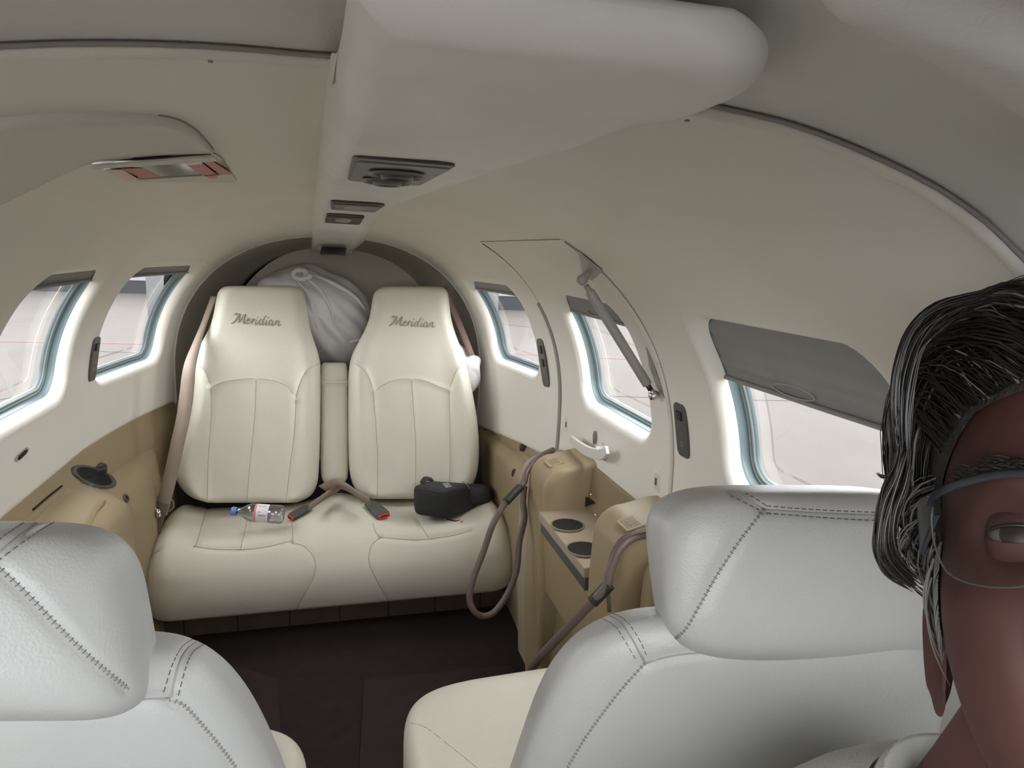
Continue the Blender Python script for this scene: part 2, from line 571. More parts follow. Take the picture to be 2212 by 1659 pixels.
# ---- shell: walls and ceiling
YF = .36    # forward arch
wl = wall_patch('wall_left', -1, .403, YA, wins=WINDOWS); tag(wl, kind='structure')
wr = wall_patch('wall_right', 1, .336, 1.0885, wins=WINDOWS, edge=(0, .003)); tag(wr, kind='structure')
wr2 = wall_patch('wall_right', 1, 1.7235, YA, wins=WINDOWS, edge=(.008, 0)); tag(wr2, kind='structure')
cl = ceil_patch('ceiling', YF, YA, 'trim'); tag(cl, kind='structure')


def cock_w(x, y):
    """moulded overhead step on the right of the cockpit ceiling"""
    # a raised band from (x .13,y .2) running outward
    sm_ = lambda t: max(0, min(1, t)) ** 2 * (3 - 2 * max(0, min(1, t)))
    lo = .226 + .012 * (x - .15) / .1; up = .199 - .006 * (x - .15) / .06
    a = sm_((x - .108) / .035) * max(0, min(1, (.345 - abs(x)) / .02))
    return -.021 * a * sm_((lo - y) / .020) * (1 - .45 * sm_((up - y) / .012))


ck = ceil_patch('ceiling', -.24, YF, 'cock', off=.006, ds=.006, wfun=cock_w); tag(ck, kind='structure')
for sd, nm in ((-1, 'wall_left'), (1, 'wall_right')):
    o = wall_patch(nm, sd, -.04, .403 if sd < 0 else .336, m='cock', off=.006, ds=.02); tag(o, kind='structure')
    o = wall_patch(nm, sd, -.50, -.04, m='cock', off=.006, ds=.02, ztop=.80); tag(o, kind='structure')


def arch_curve(y, off=0.0, z0=None, side=0, n=90):
    a, b, zc, nn = par(y); out = []
    for i in range(n + 1):
        ph = pi * i / n; c, s_ = cos(ph), sin(ph)
        x = a * (abs(c) ** (2 / nn)) * (1 if c >= 0 else -1); z = zc + b * (abs(s_) ** (2 / nn))
        P = np.array((x, y, z)); out.append(P - snorm(P) * off)
    return out


def arch_full(y, off=0.0):
    L = [np.array((sec_x(y, z), y, z)) for z in np.linspace(ztrim(y, 1), par(y)[2] - .005, 8)]
    R_ = [np.array((-sec_x(y, z), y, z)) for z in np.linspace(par(y)[2] - .005, ztrim(y, -1), 8)]
    L = [p - snorm(p) * off for p in L]; R_ = [p - snorm(p) * off for p in R_]
    return L + arch_curve(y, off) + R_


# ridge bead at the forward arch and at the aft arch
rd = MB().tube([np.array((p[0], YFx(p[0]), p[2])) for p in arch_full(YF, .0025)], .0045, 10, flat=1.0).build('trim_1', 'trim'); tag(rd, kind='structure')
MB().tube([np.array((p[0], YFx(p[0]) - .0055, p[2])) for p in arch_full(YF - .009, .004)], .0014, 6).build('seam', 'seamgrey', rd)
ra = MB().tube(arch_full(YA - .006, .004), .0065, 10).build('trim_2', 'ceil'); tag(ra, kind='structure')

# ---- windows
dirv = {}


def wpt(w, u, d, o):
    """point on the window outline grown by d and pushed outward by o; u in 0..1"""
    side, yc, zc, hy, hz, r, sk = w
    hy2, hz2, r2 = hy + d, hz + d, max(.006, r + d)
    # perimeter walk
    a, b = hy2 - r2, hz2 - r2; segs = [2 * b, pi / 2 * r2, 2 * a, pi / 2 * r2] * 2; T = sum(segs); s = (u % 1) * T
    k = 0
    while s > segs[k] and k < 7: s -= segs[k]; k += 1
    f = s / segs[k]
    cs = {0: (hy2, -b + 2 * b * f), 2: (a - 2 * a * f, hz2), 4: (-hy2, b - 2 * b * f), 6: (-a + 2 * a * f, -hz2)}
    if k in cs: py, pz = cs[k]
    else:
        c0 = {1: (a, b, 0), 3: (-a, b, pi / 2), 5: (-a, -b, pi), 7: (a, -b, 3 * pi / 2)}[k]
        th = c0[2] + f * pi / 2; py, pz = c0[0] + r2 * cos(th), c0[1] + r2 * sin(th)
    y, z = yc + py, zc + pz
    P = np.array((side * sec_x(y, z), y, z))
    out = np.array((side * 1.0, 0, .12)); out /= np.linalg.norm(out)
    return P + out * o


def wring(w, prof, name, m, parent, N=120):
    G = [[wpt(w, k / N, d, o) for k in range(N)] for d, o in prof]
    return MB().grid(G, cv=True, flip=(w[0] > 0)).build(name, m, parent, fix=False)


def window(idx, w, shade=None, nm=None, mt='trim'):
    e = empty('window_%d' % idx); tag(e, kind='structure')
    wring(w, [(.024, .0006), (.0205, -.0006), (.0165, -.0008), (.013, .0002), (.009, .0020), (.0055, .0055), (.003, .009), (.001, .014), (.0, .020), (-.0005, .024)], 'reveal', mt, e)
    wring(w, [(-.0004, .0235), (.0008, .0237), (-.001, .030), (-.0025, .036), (-.004, .038)], 'window_frame', 'blue', e)
    wring(w, [(-.004, .038), (-.0055, .0386)], 'seal', 'rubber', e)
    wring(w, [(-.0055, .0386), (-.0065, .037), (-.0085, .037), (-.010, .039)], 'inner_rim', 'paleblue', e)
    wring(w, [(-.010, .039), (-.0115, .0395)], 'seal', 'rubber', e)
    wring(w, [(-.0115, .0395), (-.0125, .038), (-.0145, .0385), (-.0155, .041)], 'inner_rim', 'paleblue', e)
    # pane
    N = 96; G = []
    for t in (0, .08, .2, .4, .6, .8, .97):
        c = np.array((w[0] * sec_x(w[1], w[2]) + w[0] * .043, w[1], w[2] + .005))
        row = []
        for k in range(N):
            p = wpt(w, k / N, -.0165, .043); yy, zz = p[1] + (c[1] - p[1]) * t, p[2] + (c[2] - p[2]) * t
            zs = zz - .005
            x = w[0] * (sec_x(yy, zs) + .043 * .993); row.append((x, yy, zz))
        G.append(row)
    mb = MB().grid(G, cv=True); k = len(mb.v) - N; mb.f.append(tuple(range(k, k + N)))
    mb.build('pane', 'glass', e)
    # faint line of the outer pane
    wring(w, [(-.030, .060), (-.0345, .0605)], 'outer_pane_edge', 'paneline', e)
    wring(w, [(-.0155, .041), (-.0172, .0435), (-.0165, .048)], 'outer_frame', 'rubber', e)
    if shade is not None:
        side, yc, zc, hy, hz, r, sk = w; rows = []; z1 = zc + hz + .001
        nz = max(8, int((z1 - shade) / .002))
        for i in range(nz + 1):
            z = shade + (z1 - shade) * i / nz; zr = min(z, zc + hz - .0005)
            dy = hy + .004
            if zr > zc + hz - r: q = zr - (zc + hz - r); dy = hy - r + sqrt(max(0, r * r - q * q)) + .002
            row = []
            for j in range(25):
                y = yc - dy + 2 * dy * j / 24
                p = .0013 * sin(z * 2 * pi / .026) + .0004 * sin(y * 40 + z * 30)
                P = np.array((side * (sec_x(y, zr) + .0257 + p), y, z + .003)); row.append(P)
            rows.append(row)
        sh = MB().grid(rows).build('window_shade', 'shade', e)
        MB().tube([np.array(p) - np.array((side * .002, 0, 0)) for p in rows[0]], .0035, 8).build('shade_rail', 'shade', sh)
        if (z1 - shade) > .03:
            y0 = yc + .02; L = []
            for k in range(24):
                t = 2 * pi * k / 24; L.append(np.array((side * (sec_x(yc, shade + .012) + .0245), y0 + .042 * cos(t), shade + .013 + .007 * sin(t))))
            MB().tube(L, .0012, 5, closed=True).build('pull_tab', 'shade_end', sh)
    # the aperture
    portal('portal_%d' % idx, (w[0] * (.577 + .085), w[1], w[2] + .01), (-w[0], 0, 0), 2 * w[3] - .05, 2 * w[4] - .05)
    return e


window(1, WR_REAR, .958); window(2, WR_DOOR, .948); window(3, WR_FRONT, .905)
window(4, WL_AFT, .988); window(5, WL_MID, .990)
portal('portal_front', (0, -.50, 1.10), (0, 1, -.3), 1.3, .7)

# ---- door
door = empty('door_1'); tag(door, kind='structure')
dp = wall_patch('door_panel', 1, 1.0915, 1.7145, parent=door, wins=WINDOWS, edge=(.003, .008), off=-.0015)
# outboard backing of the joint
for yj in (1.090, 1.719):
    pts = [(sec_x(yj, z) + .009, yj, z) for z in np.linspace(ztrim(yj, 1) - .02, zsplit(yj), 30)]
    MB().tube(pts, .0065, 6).build('joint_seal', 'hole' if yj > 1.5 else 'seamgrey', door)
top = [np.array((sec_x(y, zsplit(y)), y, zsplit(y))) for y in np.linspace(1.10, 1.71, 30)]
MB().tube([p - snorm(p) * (-.0003) for p in top], .0012, 6).build('top_joint', 'seam', door)
# thicker rubber gasket on the lower aft edge
gk = [np.array((sec_x(1.722, z), 1.722, z)) for z in np.linspace(.955, .56, 24)] + [np.array((sec_x(1.715, .53) - .004, 1.712, .53)), np.array((sec_x(1.70, .50) - .012, 1.705, .49))]
MB().tube([p + snorm(p) * .001 for p in gk], .0055, 8).build('gasket', 'gasket', door)
gk2 = [np.array((sec_x(1.09, z), 1.09, z)) for z in np.linspace(.90, .60, 20)] + [np.array((.565, 1.075, .575)), np.array((.56, 1.065, .555))]
MB().tube([p + snorm(p) * .0005 for p in gk2], .0035, 8).build('gasket', 'ceil', door)
# two catches on the door
for (px, py, s_) in ((1226, 917, 1), (1421, 1040, 1)):
    c = hit(px, py, .0015); n = snorm(c); tz = np.array((0, 0, 1.)) - n * n[2]; tz /= np.linalg.norm(tz); ty = np.cross(tz, n)
    cf = MB().box(c, (.013, .019, .0018), (ty, tz, n)).build('catch_frame', 'white', door, bevel=.003)
    MB().box(c + n * .0021, (.009, .015, .0006), (ty, tz, n)).build('catch_plate', 'ceil', cf, bevel=.0005)
    MB().box(c + n * .0028, (.0035, .007, .0004), (ty, tz, n)).build('catch_slot', 'dkgrey', cf)


def frame_at(P):
    n = snorm(P); tz = np.array((0, 0, 1.)) - n * n[2]; tz /= np.linalg.norm(tz); return np.cross(tz, n), tz, n


# door handle
hc = hit(1308, 975, 0); ty, tz, n = frame_at(hc)
h = empty('door_handle', parent=door)
revolve([(0, .0), (.020, 0), (.021, .003), (.013, .004), (.012, .022), (.011, .024), (0, .024)], hc, n).build('handle_boss', 'offwhite', h)
p0 = hc + n * .026; aft = np.array((0, 1.0, 0))
barp = [at_plane(1312, 972, p0, n), at_plane(1298, 982, p0 + n * .004, n), at_plane(1270, 975, p0 + n * .007, n), at_plane(1247, 960, p0 + n * .006, n), at_plane(1234, 948, p0 + n * .002, n)]
barp = cr(barp, 5); G = []
for i, p in enumerate(barp):
    t = barp[min(i + 1, len(barp) - 1)] - barp[max(0, i - 1)]; t /= np.linalg.norm(t); s_ = np.cross(n, t); w_ = .0115 if i > 3 else .010
    th = .004; w_ *= (1 - .25 * max(0, (i - 12) / 8))
    G.append([p + s_ * w_ + n * th, p - s_ * w_ + n * th, p - s_ * w_ - n * th, p + s_ * w_ - n * th])
mb = MB().grid(G, cv=True); mb.f += [(0, 1, 2, 3), tuple(len(mb.v) - 4 + k for k in range(4))]
mb.build('handle_lever', 'offwhite', h, bevel=.0012)
c = hit(1289, 945, .002); ty, tz, n = frame_at(c)
MB().prism([c + ty * .006 * cos(a) + tz * (.016 + .0 * a) * sin(a) for a in np.linspace(0, 2 * pi, 17)[:-1]], n * .006).build('lock_tab', 'ventgrey', door, bevel=.001)


# switch plates on the walls: rounded elongated black plates with a rocker
def switch_plate(name, corners, label, nsw=1):
    tl, tr, br_, bl = [hit(*p) for p in corners]
    c = (tl + tr + br_ + bl) / 4; n = snorm(c); up = (tl + tr - br_ - bl); hz = np.linalg.norm(up) / 4; up /= np.linalg.norm(up)
    up = up - n * (up @ n); up /= np.linalg.norm(up)
    sd = np.cross(up, n); hy = abs((tr - tl) @ sd) / 2; hy = max(hy, .014)
    e = empty(name); tag(e, label, 'switch panel')
    r = hy * .55; L = []
    for (a, b, t0) in ((hy - r, hz - r, 0), (-(hy - r), hz - r, pi / 2), (-(hy - r), -(hz - r), pi), (hy - r, -(hz - r), 3 * pi / 2)):
        for k in range(7): t = t0 + k / 6 * pi / 2; L.append(c + sd * (a + r * cos(t)) + up * (b + r * sin(t)) - n * .004)
    MB().prism(L, n * .0060).build('faceplate', 'dkgrey', e, bevel=.0018)
    for k in range(nsw):
        q = c + up * (hz * (.55 - .55 * k)) + n * .0030
        MB().box(q, (hy * .42, hz * .16, .0022), (sd, up, n)).build('rocker_switch', 'dark', e, bevel=.001)
    q = c - up * hz * .12 + n * .0022
    mb = MB()
    mb.tube([q + up * .006 - sd * .003, q + up * .002 + sd * .003, q - up * .003 - sd * .001], .0006, 4)
    mb.tube([q - up * (.018 + .004 * sin(t)) + sd * .004 * cos(t) for t in np.linspace(0, 2 * pi, 13)[:-1]], .0006, 4, closed=True)
    mb.build('printed_symbol', 'printed', e)
    return e


switch_plate('switch_panel', [(1455, 868), (1480, 875), (1490, 990), (1466, 985)], 'black switch plate on the white wall between the door and the shaded front window')
switch_plate('switch_panel', [(1158, 730), (1172, 733), (1187, 837), (1176, 835)], 'black switch plate on the wall between the aft right window and the door seam', 2)
switch_plate('switch_panel', [(203, 728), (217, 728), (205, 822), (190, 824)], 'black switch plate on the left wall between the two left windows')
# small slotted grille low on the left wall
c = hit(46, 982, .001); ty, tz, n = frame_at(c)
ax = hit(60, 970) - hit(33, 995); ax /= np.linalg.norm(ax); ay = np.cross(n, ax)
L = [c + ax * (.024 + 0 * k) * 0 + ax * (.019 * cos(t) + (.012 if cos(t) > 0 else -.012)) + ay * .006 * sin(t) for k, t in enumerate(np.linspace(0, 2 * pi, 21)[:-1])]
sl = MB().prism(L, n * .0012).build('slot_bezel', 'printed', None, bevel=.0004); tag(sl, 'small grey slotted bezel low on the left wall under the cut-off window', 'bezel')
MB().prism([c + (p - c) * .72 for p in L], n * .0018).build('slot', 'hole', sl)

# ---- gas strut on the door
st = empty('gas_strut'); tag(st, 'grey gas strut running diagonally across the door window', 'gas strut')
a0 = hit(1276, 583, .022); a1 = at_plane(1425, 848, hit(1425, 848, .02), (1, 0, 0))
a1 = hit(1426, 850, .012); d = a1 - a0; L_ = np.linalg.norm(d); d /= L_
MB().tube([a0 + d * .012, a0 + d * .022, a0 + d * .024, a0 + d * .028, a0 + d * (L_ * .90), a0 + d * (L_ * .905)], [.005, .005, .0075, .0088, .0088, .006], 20).build('cylinder', 'steel', st)
MB().tube([a0 + d * (L_ * .90), a0 + d * (L_ * .955)], .0048, 14).build('rod', 'dark', st)
MB().tube([a0 + d * (L_ * .95), a1], .0052, 14).build('rod_end', 'chrome', st)
na = snorm(a0); nb = snorm(hit(1426, 850))
revolve([(0, .009), (.006, .009), (.0085, .005), (.0095, 0), (.0085, -.005), (.005, -.008), (.005, -.02)], a1, nb, 18).build('ball_joint', 'chrome', st)
revolve([(0, .009), (.006, .009), (.009, .004), (.0095, 0), (.008, -.006), (.005, -.012), (.005, -.024)], a0, na, 18).build('ball_joint', 'steel', st)
# bracket plate: triangular recess with plate
tri = [hit(1252, 541, .001), hit(1303, 583, .001), hit(1285, 600, .004), hit(1266, 592, .004)]
MB().prism(tri, -snorm(tri[0]) * -.003).build('bracket', 'steel', st, bevel=.0008)
pl = [hit(1398, 748, .0008), hit(1420, 800, .0008), hit(1438, 860, .0008), hit(1420, 835, .0008), hit(1404, 790, .0008)]
MB().prism(pl, snorm(pl[0]) * .0012).build('striker_plate', 'steel', st)

# ------------------------------------------------------------------ aft arch, baggage bay and bulkhead
bag_y = 2.80
G = []
for k, y in enumerate(np.linspace(YA, bag_y, 14)):
    row = arch_full(YA, .006 + .0 * k)
    s = 1 - .18 * ((y - YA) / (bag_y - YA)) ** 1.4
    row = [np.array((p[0] * s, y, .66 + (p[2] - .66) * (1 - (1 - s) * .6))) for p in row]
    G.append(row)
bl = MB().grid(G).build('wall_back', 'baggage'); tag(bl, kind='structure')
# lower side walls of the bay
MB().add([(-.5, YA, .6), (-.5, YA, 0), (-.42, bag_y, 0), (-.42, bag_y, .6)], [(0, 1, 2, 3)]).build('lower_lining', 'baggage', bl)
MB().add([(.5, YA, .6), (.5, YA, 0), (.42, bag_y, 0), (.42, bag_y, .6)], [(0, 1, 2, 3)]).build('lower_lining', 'baggage', bl)
MB().add([(-.6, bag_y, -.02), (.6, bag_y, -.02), (.6, bag_y, 1.2), (-.6, bag_y, 1.2)], [(0, 1, 2, 3)]).build('bulkhead', 'baggage', bl)
# domed bulkhead cap seen above the seats
L = []
for i in range(13):
    rr = i / 12; L.append([(.02 + .42 * rr * cos(t), 2.77 - .06 * (1 - rr ** 2.2), .60 + (.49 * rr * abs(sin(t)) ** .8) * (1 if sin(t) >= 0 else -1)) for t in np.linspace(0, 2 * pi, 49)[:-1]])
MB().grid(L, cv=True).build('dome', 'bulk', bl)

# ------------------------------------------------------------------ overhead console
OC = [(.24, -.012, .158), (.30, -.013, .162), (.38, -.016, .166), (.59, -.022, .160), (.9, -.029, .148), (1.36, -.039, .128), (1.65, -.046, .12), (2.2, -.063, .103), (2.32, -.066, .098), (2.55, -.074, .070)]
Y0C = .236


def console_side(y):
    xl, xr = interp(OC, y)
    r = .055
    if y < Y0C + r: xr = xr - r + sqrt(max(0, r * r - (r - (y - Y0C)) ** 2))
    return xl, xr


def qc(t): t = max(0, min(1, t)); return sqrt(1 - (1 - t) ** 2)


rows = []
ysC = list(Y0C + .055 * (np.linspace(0, 1, 22) ** 1.8)) + list(np.arange(.30, 2.54, .012))
for y in ysC:
    xl, xr = console_side(y); row = []
    us = (1 - np.cos(np.linspace(0, pi, 61))) / 2
    hC = float(np.interp(y, [.24, .4, .8, 1.6, 2.1, 2.36], [.036, .036, .026, .018, .016, .016]))
    for u in us:
        x = xl + (xr - xl) * u; dL, dR, dF = x - xl, xr - x, y - Y0C
        base = min(sec_z(min(max(y, YF), YA), x), 1.1785) - .034 * max(0, (y - 2.3) / .22)
        tt = max(0, min(1, dR / float(np.interp(y, [.3, .8, 1.3, 2.3], [.05, .06, .045, .03])))); p = qc(dL / .022) * (.30 * qc(dR / .006) + .70 * tt * tt * (3 - 2 * tt))
        f = 1.0
        zb = base + .002 - hC * p
        if y < .42:
            zf = 1.163 - .016 * qc(min(dL / .022, dR / .02, dF / .016)); k = min(1, max(0, (.42 - y) / .10)); k = k * k * (3 - 2 * k)
            zb = zb * (1 - k) + zf * k
        row.append((x, y, zb))
    rows.append(row)
con = MB().grid(rows)
con.build('ceiling_console', 'console'); conO = bpy.context.scene.objects['ceiling_console']
tag(conO, 'long white overhead console along the ceiling, wide and rounded at its near end', 'console')
# upper skin of the free forward lip
rows2 = []
for y in ysC:
    if y > .42: break
    xl, xr = console_side(y); rows2.append([(xl + (xr - xl) * u, y, 1.163 + .011 * qc(min(y - Y0C, (xr - xl) * u, (xr - xl) * (1 - u)) / .04)) for u in (1 - np.cos(np.linspace(0, pi, 31))) / 2])
MB().grid(rows2).build('upper_skin', 'console', conO)
conB = bvh_of(conO)
# aft end cap of the console
xl, xr = console_side(2.54)
MB().box(((xl + xr) / 2, 2.545, 1.082), ((xr - xl) / 2 - .006, .01, .024)).build('end_cap', 'console', conO, bevel=.004)


def con_pt(x, y, lift=0.0):
    q = px_on(conB, x, y, lift)
    if q is None: q = (at(x, y, 1, 2.33), np.array((0, -.3, -.95)))
    return q


def quad_plate(name, m, parent, corners, lift, th, r=.2, bev=.001):
    P = [con_pt(*c)[0] for c in corners]; c = sum(P) / 4; n = con_pt(*np.mean(corners, axis=0))[1]
    ex = (P[1] + P[2] - P[0] - P[3]) / 4; ey = (P[1] + P[0] - P[2] - P[3]) / 4
    n = np.cross(ex, ey); n /= np.linalg.norm(n)
    if n[2] > 0: n = -n
    L = []
    for (a, b, t0) in ((1 - r, 1 - r, 0), (-(1 - r), 1 - r, pi / 2), (-(1 - r), -(1 - r), pi), (1 - r, -(1 - r), 3 * pi / 2)):
        for k in range(6):
            t = t0 + k / 5 * pi / 2; L.append(c + ex * (a + r * cos(t)) + ey * (b + r * sin(t)) + n * (lift - th))
    o = MB().prism(L, n * th * 2).build(name, m, parent, bevel=bev)
    return c + n * lift, ex, ey, n, o


av = empty('air_vent'); tag(av, 'largest dark grey double air vent at the near end of the ceiling console row', 'air vent', None)
c, ex, ey, n, o = quad_plate('bezel', 'dkgrey', av, [(768, 334), (982, 353), (912, 398), (747, 386)], .0005, .0016, .12, .0015)
c, ex, ey, n, o = quad_plate('faceplate', 'ventgrey', av, [(776, 341), (972, 357), (908, 395), (752, 384)], .002, .0014, .10, .001)
for k, sgn in enumerate((.42, -.42)):
    q = c + ey * sgn + n * .003 + ex * (-.02 if k == 0 else -.06); rad = min(np.linalg.norm(ex), np.linalg.norm(ey)) * .48
    exn = ex / np.linalg.norm(ex); rr = np.linalg.norm(ex) * .62; ryy = np.linalg.norm(ey) * .27
    eyn = ey / np.linalg.norm(ey)
    G = [[q + exn * rr * s_ * cos(t) + eyn * ryy * s_ * sin(t) + n * hh for t in np.linspace(0, 2 * pi, 41)[:-1]] for s_, hh in ((1.06, .0), (1.0, .003), (.94, .001), (.90, -.002))]
    rg = MB().grid(G, cv=True).build('vent_ring', 'ventgrey', av)
    G = [[q + exn * rr * .62 * s_ * cos(t) + eyn * ryy * .80 * s_ * sin(t) + n * hh for t in np.linspace(0, 2 * pi, 41)[:-1]] for s_, hh in ((1.0, .0), (.98, .0045), (.85, .005), (.80, .002), (.78, -.001), (.0, -.001))]
    MB().grid(G, cv=True).build('vent_nozzle', 'dkgrey' if k == 0 else 'ventgrey', av)
    if k == 0:
        G = [[q + exn * rr * .48 * s_ * cos(t) + eyn * ryy * .62 * s_ * sin(t) + n * .0012 for t in np.linspace(0, 2 * pi, 31)[:-1]] for s_ in (1.0, .5, .01)]
        MB().grid(G, cv=True).build('vent_opening', 'hole', av)
    for s2 in (-1, 1):
        MB().add([q + exn * s2 * rr * .98 + n * .0012, q + exn * s2 * rr * .66 + eyn * ryy * .5 + n * .0012, q + exn * s2 * rr * .66 - eyn * ryy * .5 + n * .0012], [(0, 1, 2)]).build('vent_gap', 'hole', av)


def small_vent(name, corners, label, cat, mface, inner):
    e = empty(name); tag(e, label, cat)
    c, ex, ey, n, o = quad_plate('bezel', 'dkgrey', e, corners, .0020, .0020, .15, .0008)
    sh = lambda k, s: c + ex * k + ey * s
    L = [c + ex * (.90 * a) + ey * (.80 * b) + n * .003 for a, b in ((-1, -1), (1, -1), (1, 1), (-1, 1))]
    L = [p - n * .0005 for p in L]
    MB().prism(L, n * .0012).build('faceplate', mface, e, bevel=.0006)
    q = c + ex * (-.05) + n * .0010
    L = [q + ex * .45 * cos(t) + ey * .55 * sin(t) for t in np.linspace(0, 2 * pi, 25)[:-1]]
    MB().prism(L, n * .003).build(inner, 'printed' if mface != 'dark' else 'dkgrey', e, bevel=.001)
    return e


small_vent('reading_light', [(717, 432), (831, 439), (812, 455), (713, 448)], 'second dark plate of the ceiling console row, wide with a clear reading lens', 'reading light', 'ventgrey', 'lens')
small_vent('reading_light', [(705, 460), (789, 465), (776, 483), (702, 478)], 'third dark plate of the ceiling console row, narrower with a small lens', 'reading light', 'dkgrey', 'lens')
small_vent('ceiling_speaker', [(693, 533), (750, 535), (744, 550), (692, 548)], 'small black plate at the far end of the ceiling console above the bench', 'speaker', 'dark', 'grille')

# ------------------------------------------------------------------ emergency exit panel and handle recess on the left ceiling
tp = cr([(-80, 275), (0, 254), (150, 243), (300, 245), (370, 253), (412, 272), (440, 298), (460, 322)], 8)
bt = cr([(-80, 470), (0, 440), (100, 390), (192, 348), (260, 340), (340, 333), (400, 329), (456, 326)], 8)
G = []
n_ = len(tp)
for i in range(n_):
    a, b = tp[i], bt[i]; row = []
    for j, (t, l) in enumerate(((0, -.003), (0.0, .003), (.015, .0068), (.05, .0078), (.12, .006), (.3, .004), (.6, .003), (.85, .003), (.98, .003), (1, -.002))):
        q = a * (1 - t) + b * t; row.append(hit(q[0], q[1], l))
    G.append(row)
ex_ = empty('exit_hatch_liner'); tag(ex_, 'pale curved exit hatch liner with a raised lip on the left ceiling', 'panel')
MB().grid(G).build('lining', 'ceil', ex_)
MB().tube([hit(p[0], p[1], -.0005) for p in tp if p[0] > 340], .0016, 6).build('edge_shadow_gap', 'seamgrey', ex_)
hd = empty('emergency_release'); tag(hd, 'exit handle recess with a bright metal cover and red placards', 'emergency handle')
rc = [(188, 346), (456, 325), (480, 340), (506, 384), (270, 386)]
B = [hit(p[0], p[1], .0012) for p in rc]; B2 = [hit(p[0], p[1], .0100) for p in rc]
up_ = [hit(p[0], p[1], -.0004) for p in [(186, 345), (458, 323), (486, 338), (512, 386), (268, 389)]]
mb = MB().add(up_, [(0, 1, 2, 3, 4)]); mb.build('recess_edge', 'hole', hd)
mb = MB().add(B, [(0, 1, 2, 3, 4)]); mb.build('recess_plate', 'mirror', hd)


def patch(px, lift, name, m, parent, th=.0006):
    P = [hit(p[0], p[1], lift) for p in px]; n = snorm(P[0])
    return MB().prism(P, n * th).build(name, m, parent, smooth=False)


patch([(190, 346), (456, 326), (470, 336), (300, 342), (200, 352)], .004, 'finger_bar', 'ceil', hd, .002)
patch([(224, 358), (262, 358), (300, 382), (285, 385), (270, 384)], .0035, 'placard', 'placard2', hd)
patch([(258, 357), (308, 356), (342, 376), (304, 378)], .0030, 'placard', 'placard', hd)
patch([(400, 346), (434, 343), (470, 372), (440, 374)], .0038, 'placard', 'placard', hd)
patch([(438, 342), (456, 341), (500, 370), (474, 372)], .0026, 'placard', 'placard', hd)
patch([(400, 342), (433, 340), (434, 343), (400, 346)], .0048, 'tape_edge', 'white', hd)
patch([(441, 371), (466, 369), (468, 376), (452, 377)], .0046, 'red_tab', 'red', hd)
patch([(300, 345), (326, 344), (330, 364), (318, 366), (306, 356)], .0028, 'catch', 'paleblue', hd)
patch([(268, 386), (500, 372), (508, 384), (506, 392), (272, 388)], .0012, 'lower_lip', 'ceil', hd, .0012)
# small fasteners on the forward ridge
for px, py in ((452, 106), (1490, 238)):
    p = hit(px, py, .006); s_ = MB().box(p, (.0012, .0010, .0005), None).build('ridge_clip', 'printed', rd)

# ------------------------------------------------------------------ floor
G = [[(x, y, 0.0) for x in np.linspace(-.62, .62, 60)] for y in np.linspace(-.9, bag_y, 120)]
fl = MB().grid(G).build('floor', 'carpet'); tag(fl, kind='structure')
# rectangular carpet pad
p1 = [at(790, 1470, 2, .004), at(1125, 1428, 2, .004)]
pad = MB().prism([at(786, 1473, 2, .001), at(1105, 1440, 2, .001), at(1160, 1530, 2, .001), np.array((.40, .95, .001)), np.array((.0, .95, .001))], (0, 0, .006)).build('floor_mat', 'mat', None, bevel=.003)
tag(pad, 'dark brown carpet mat laid in the aisle before the right seat', 'mat')
pad = MB().prism([at(395, 1405, 2, .001), at(600, 1470, 2, .001), at(612, 1659, 2, .001), at(430, 1659, 2, .001), at(330, 1500, 2, .001)], (0, 0, .004)).build('floor_mat', 'mat', None, bevel=.003)
tag(pad, 'dark carpet mat on the floor behind the left seat back', 'mat')
# outer hull closing off the light under the cabin
hullv = MB()
for sd in (-1, 1):
    rows = []
    for y in np.linspace(-.9, bag_y, 30):
        rows.append([(sd * v, y, z) for v, z in ((.66, .62), (.655, .3), (.63, 0), (.50, -.12))])
    hullv.grid(rows)
hullv.add([(-.5, -.9, -.12), (.5, -.9, -.12), (.5, bag_y, -.12), (-.5, bag_y, -.12)], [(0, 1, 2, 3)])
hullv.add([(-.66, bag_y, -.12), (.66, bag_y, -.12), (.66, bag_y, 1.3), (-.66, bag_y, 1.3)], [(0, 1, 2, 3)])
# unseen roof skin behind the lining, added to stop light leaks
rows = []
for y in np.linspace(-.16, bag_y, 30):
    rows.append([(p[0] * 1.07, y, .66 + (p[2] - .66) * 1.08) for p in arch_curve(0.5, .02, n=30) if p[2] > 1.0])
hullv.grid(rows)
ho = hullv.build('hull_skin', 'hull'); tag(ho, kind='structure')
# glare shield ahead of the camera (behind it, never in view), added to block light from the front
gs = MB().box((0, -.60, .445), (.6, .14, .435)).build('panel_light_block', 'dark', None, bevel=.02); tag(gs, 'unseen black instrument panel block, its height set to limit windshield light', 'instrument panel')

# ------------------------------------------------------------------ lower side linings (tan)


def lining(name, side, prof, y0, y1, m, ny=40, parent=None):
    G = []
    for y in np.linspace(y0, y1, ny):
        P = prof(y); G.append([(side * x, y, z) for x, z in P])
    return MB().grid(G).build(name, m, parent)


def prof_left(y):
    zt = ztrim(y, -1); a = sec_x(y, zt)
    t = max(0, min(1, (y - 1.60) / .25)); t = t * t * (3 - 2 * t)
    inn = (a - .115) * (1 - t) + (a - .012) * t
    pts = [(a + .016, zt + .012), (a + .004, zt - .02), (a - .006, zt - .045 - .02 * t)]
    pts += [(a - .006 - (a - .006 - inn) * u, zt - .045 - .02 * t - .022 * u ** 3 - (.10 * t * u)) for u in np.linspace(.15, 1, 7)]
    z1 = pts[-1][1]; x1 = pts[-1][0]
    pts += [(x1 - .012, z1 - .012), (x1 - .018, z1 - .04), (x1 - .022, z1 - .2), (x1 - .04, 0)]
    return pts


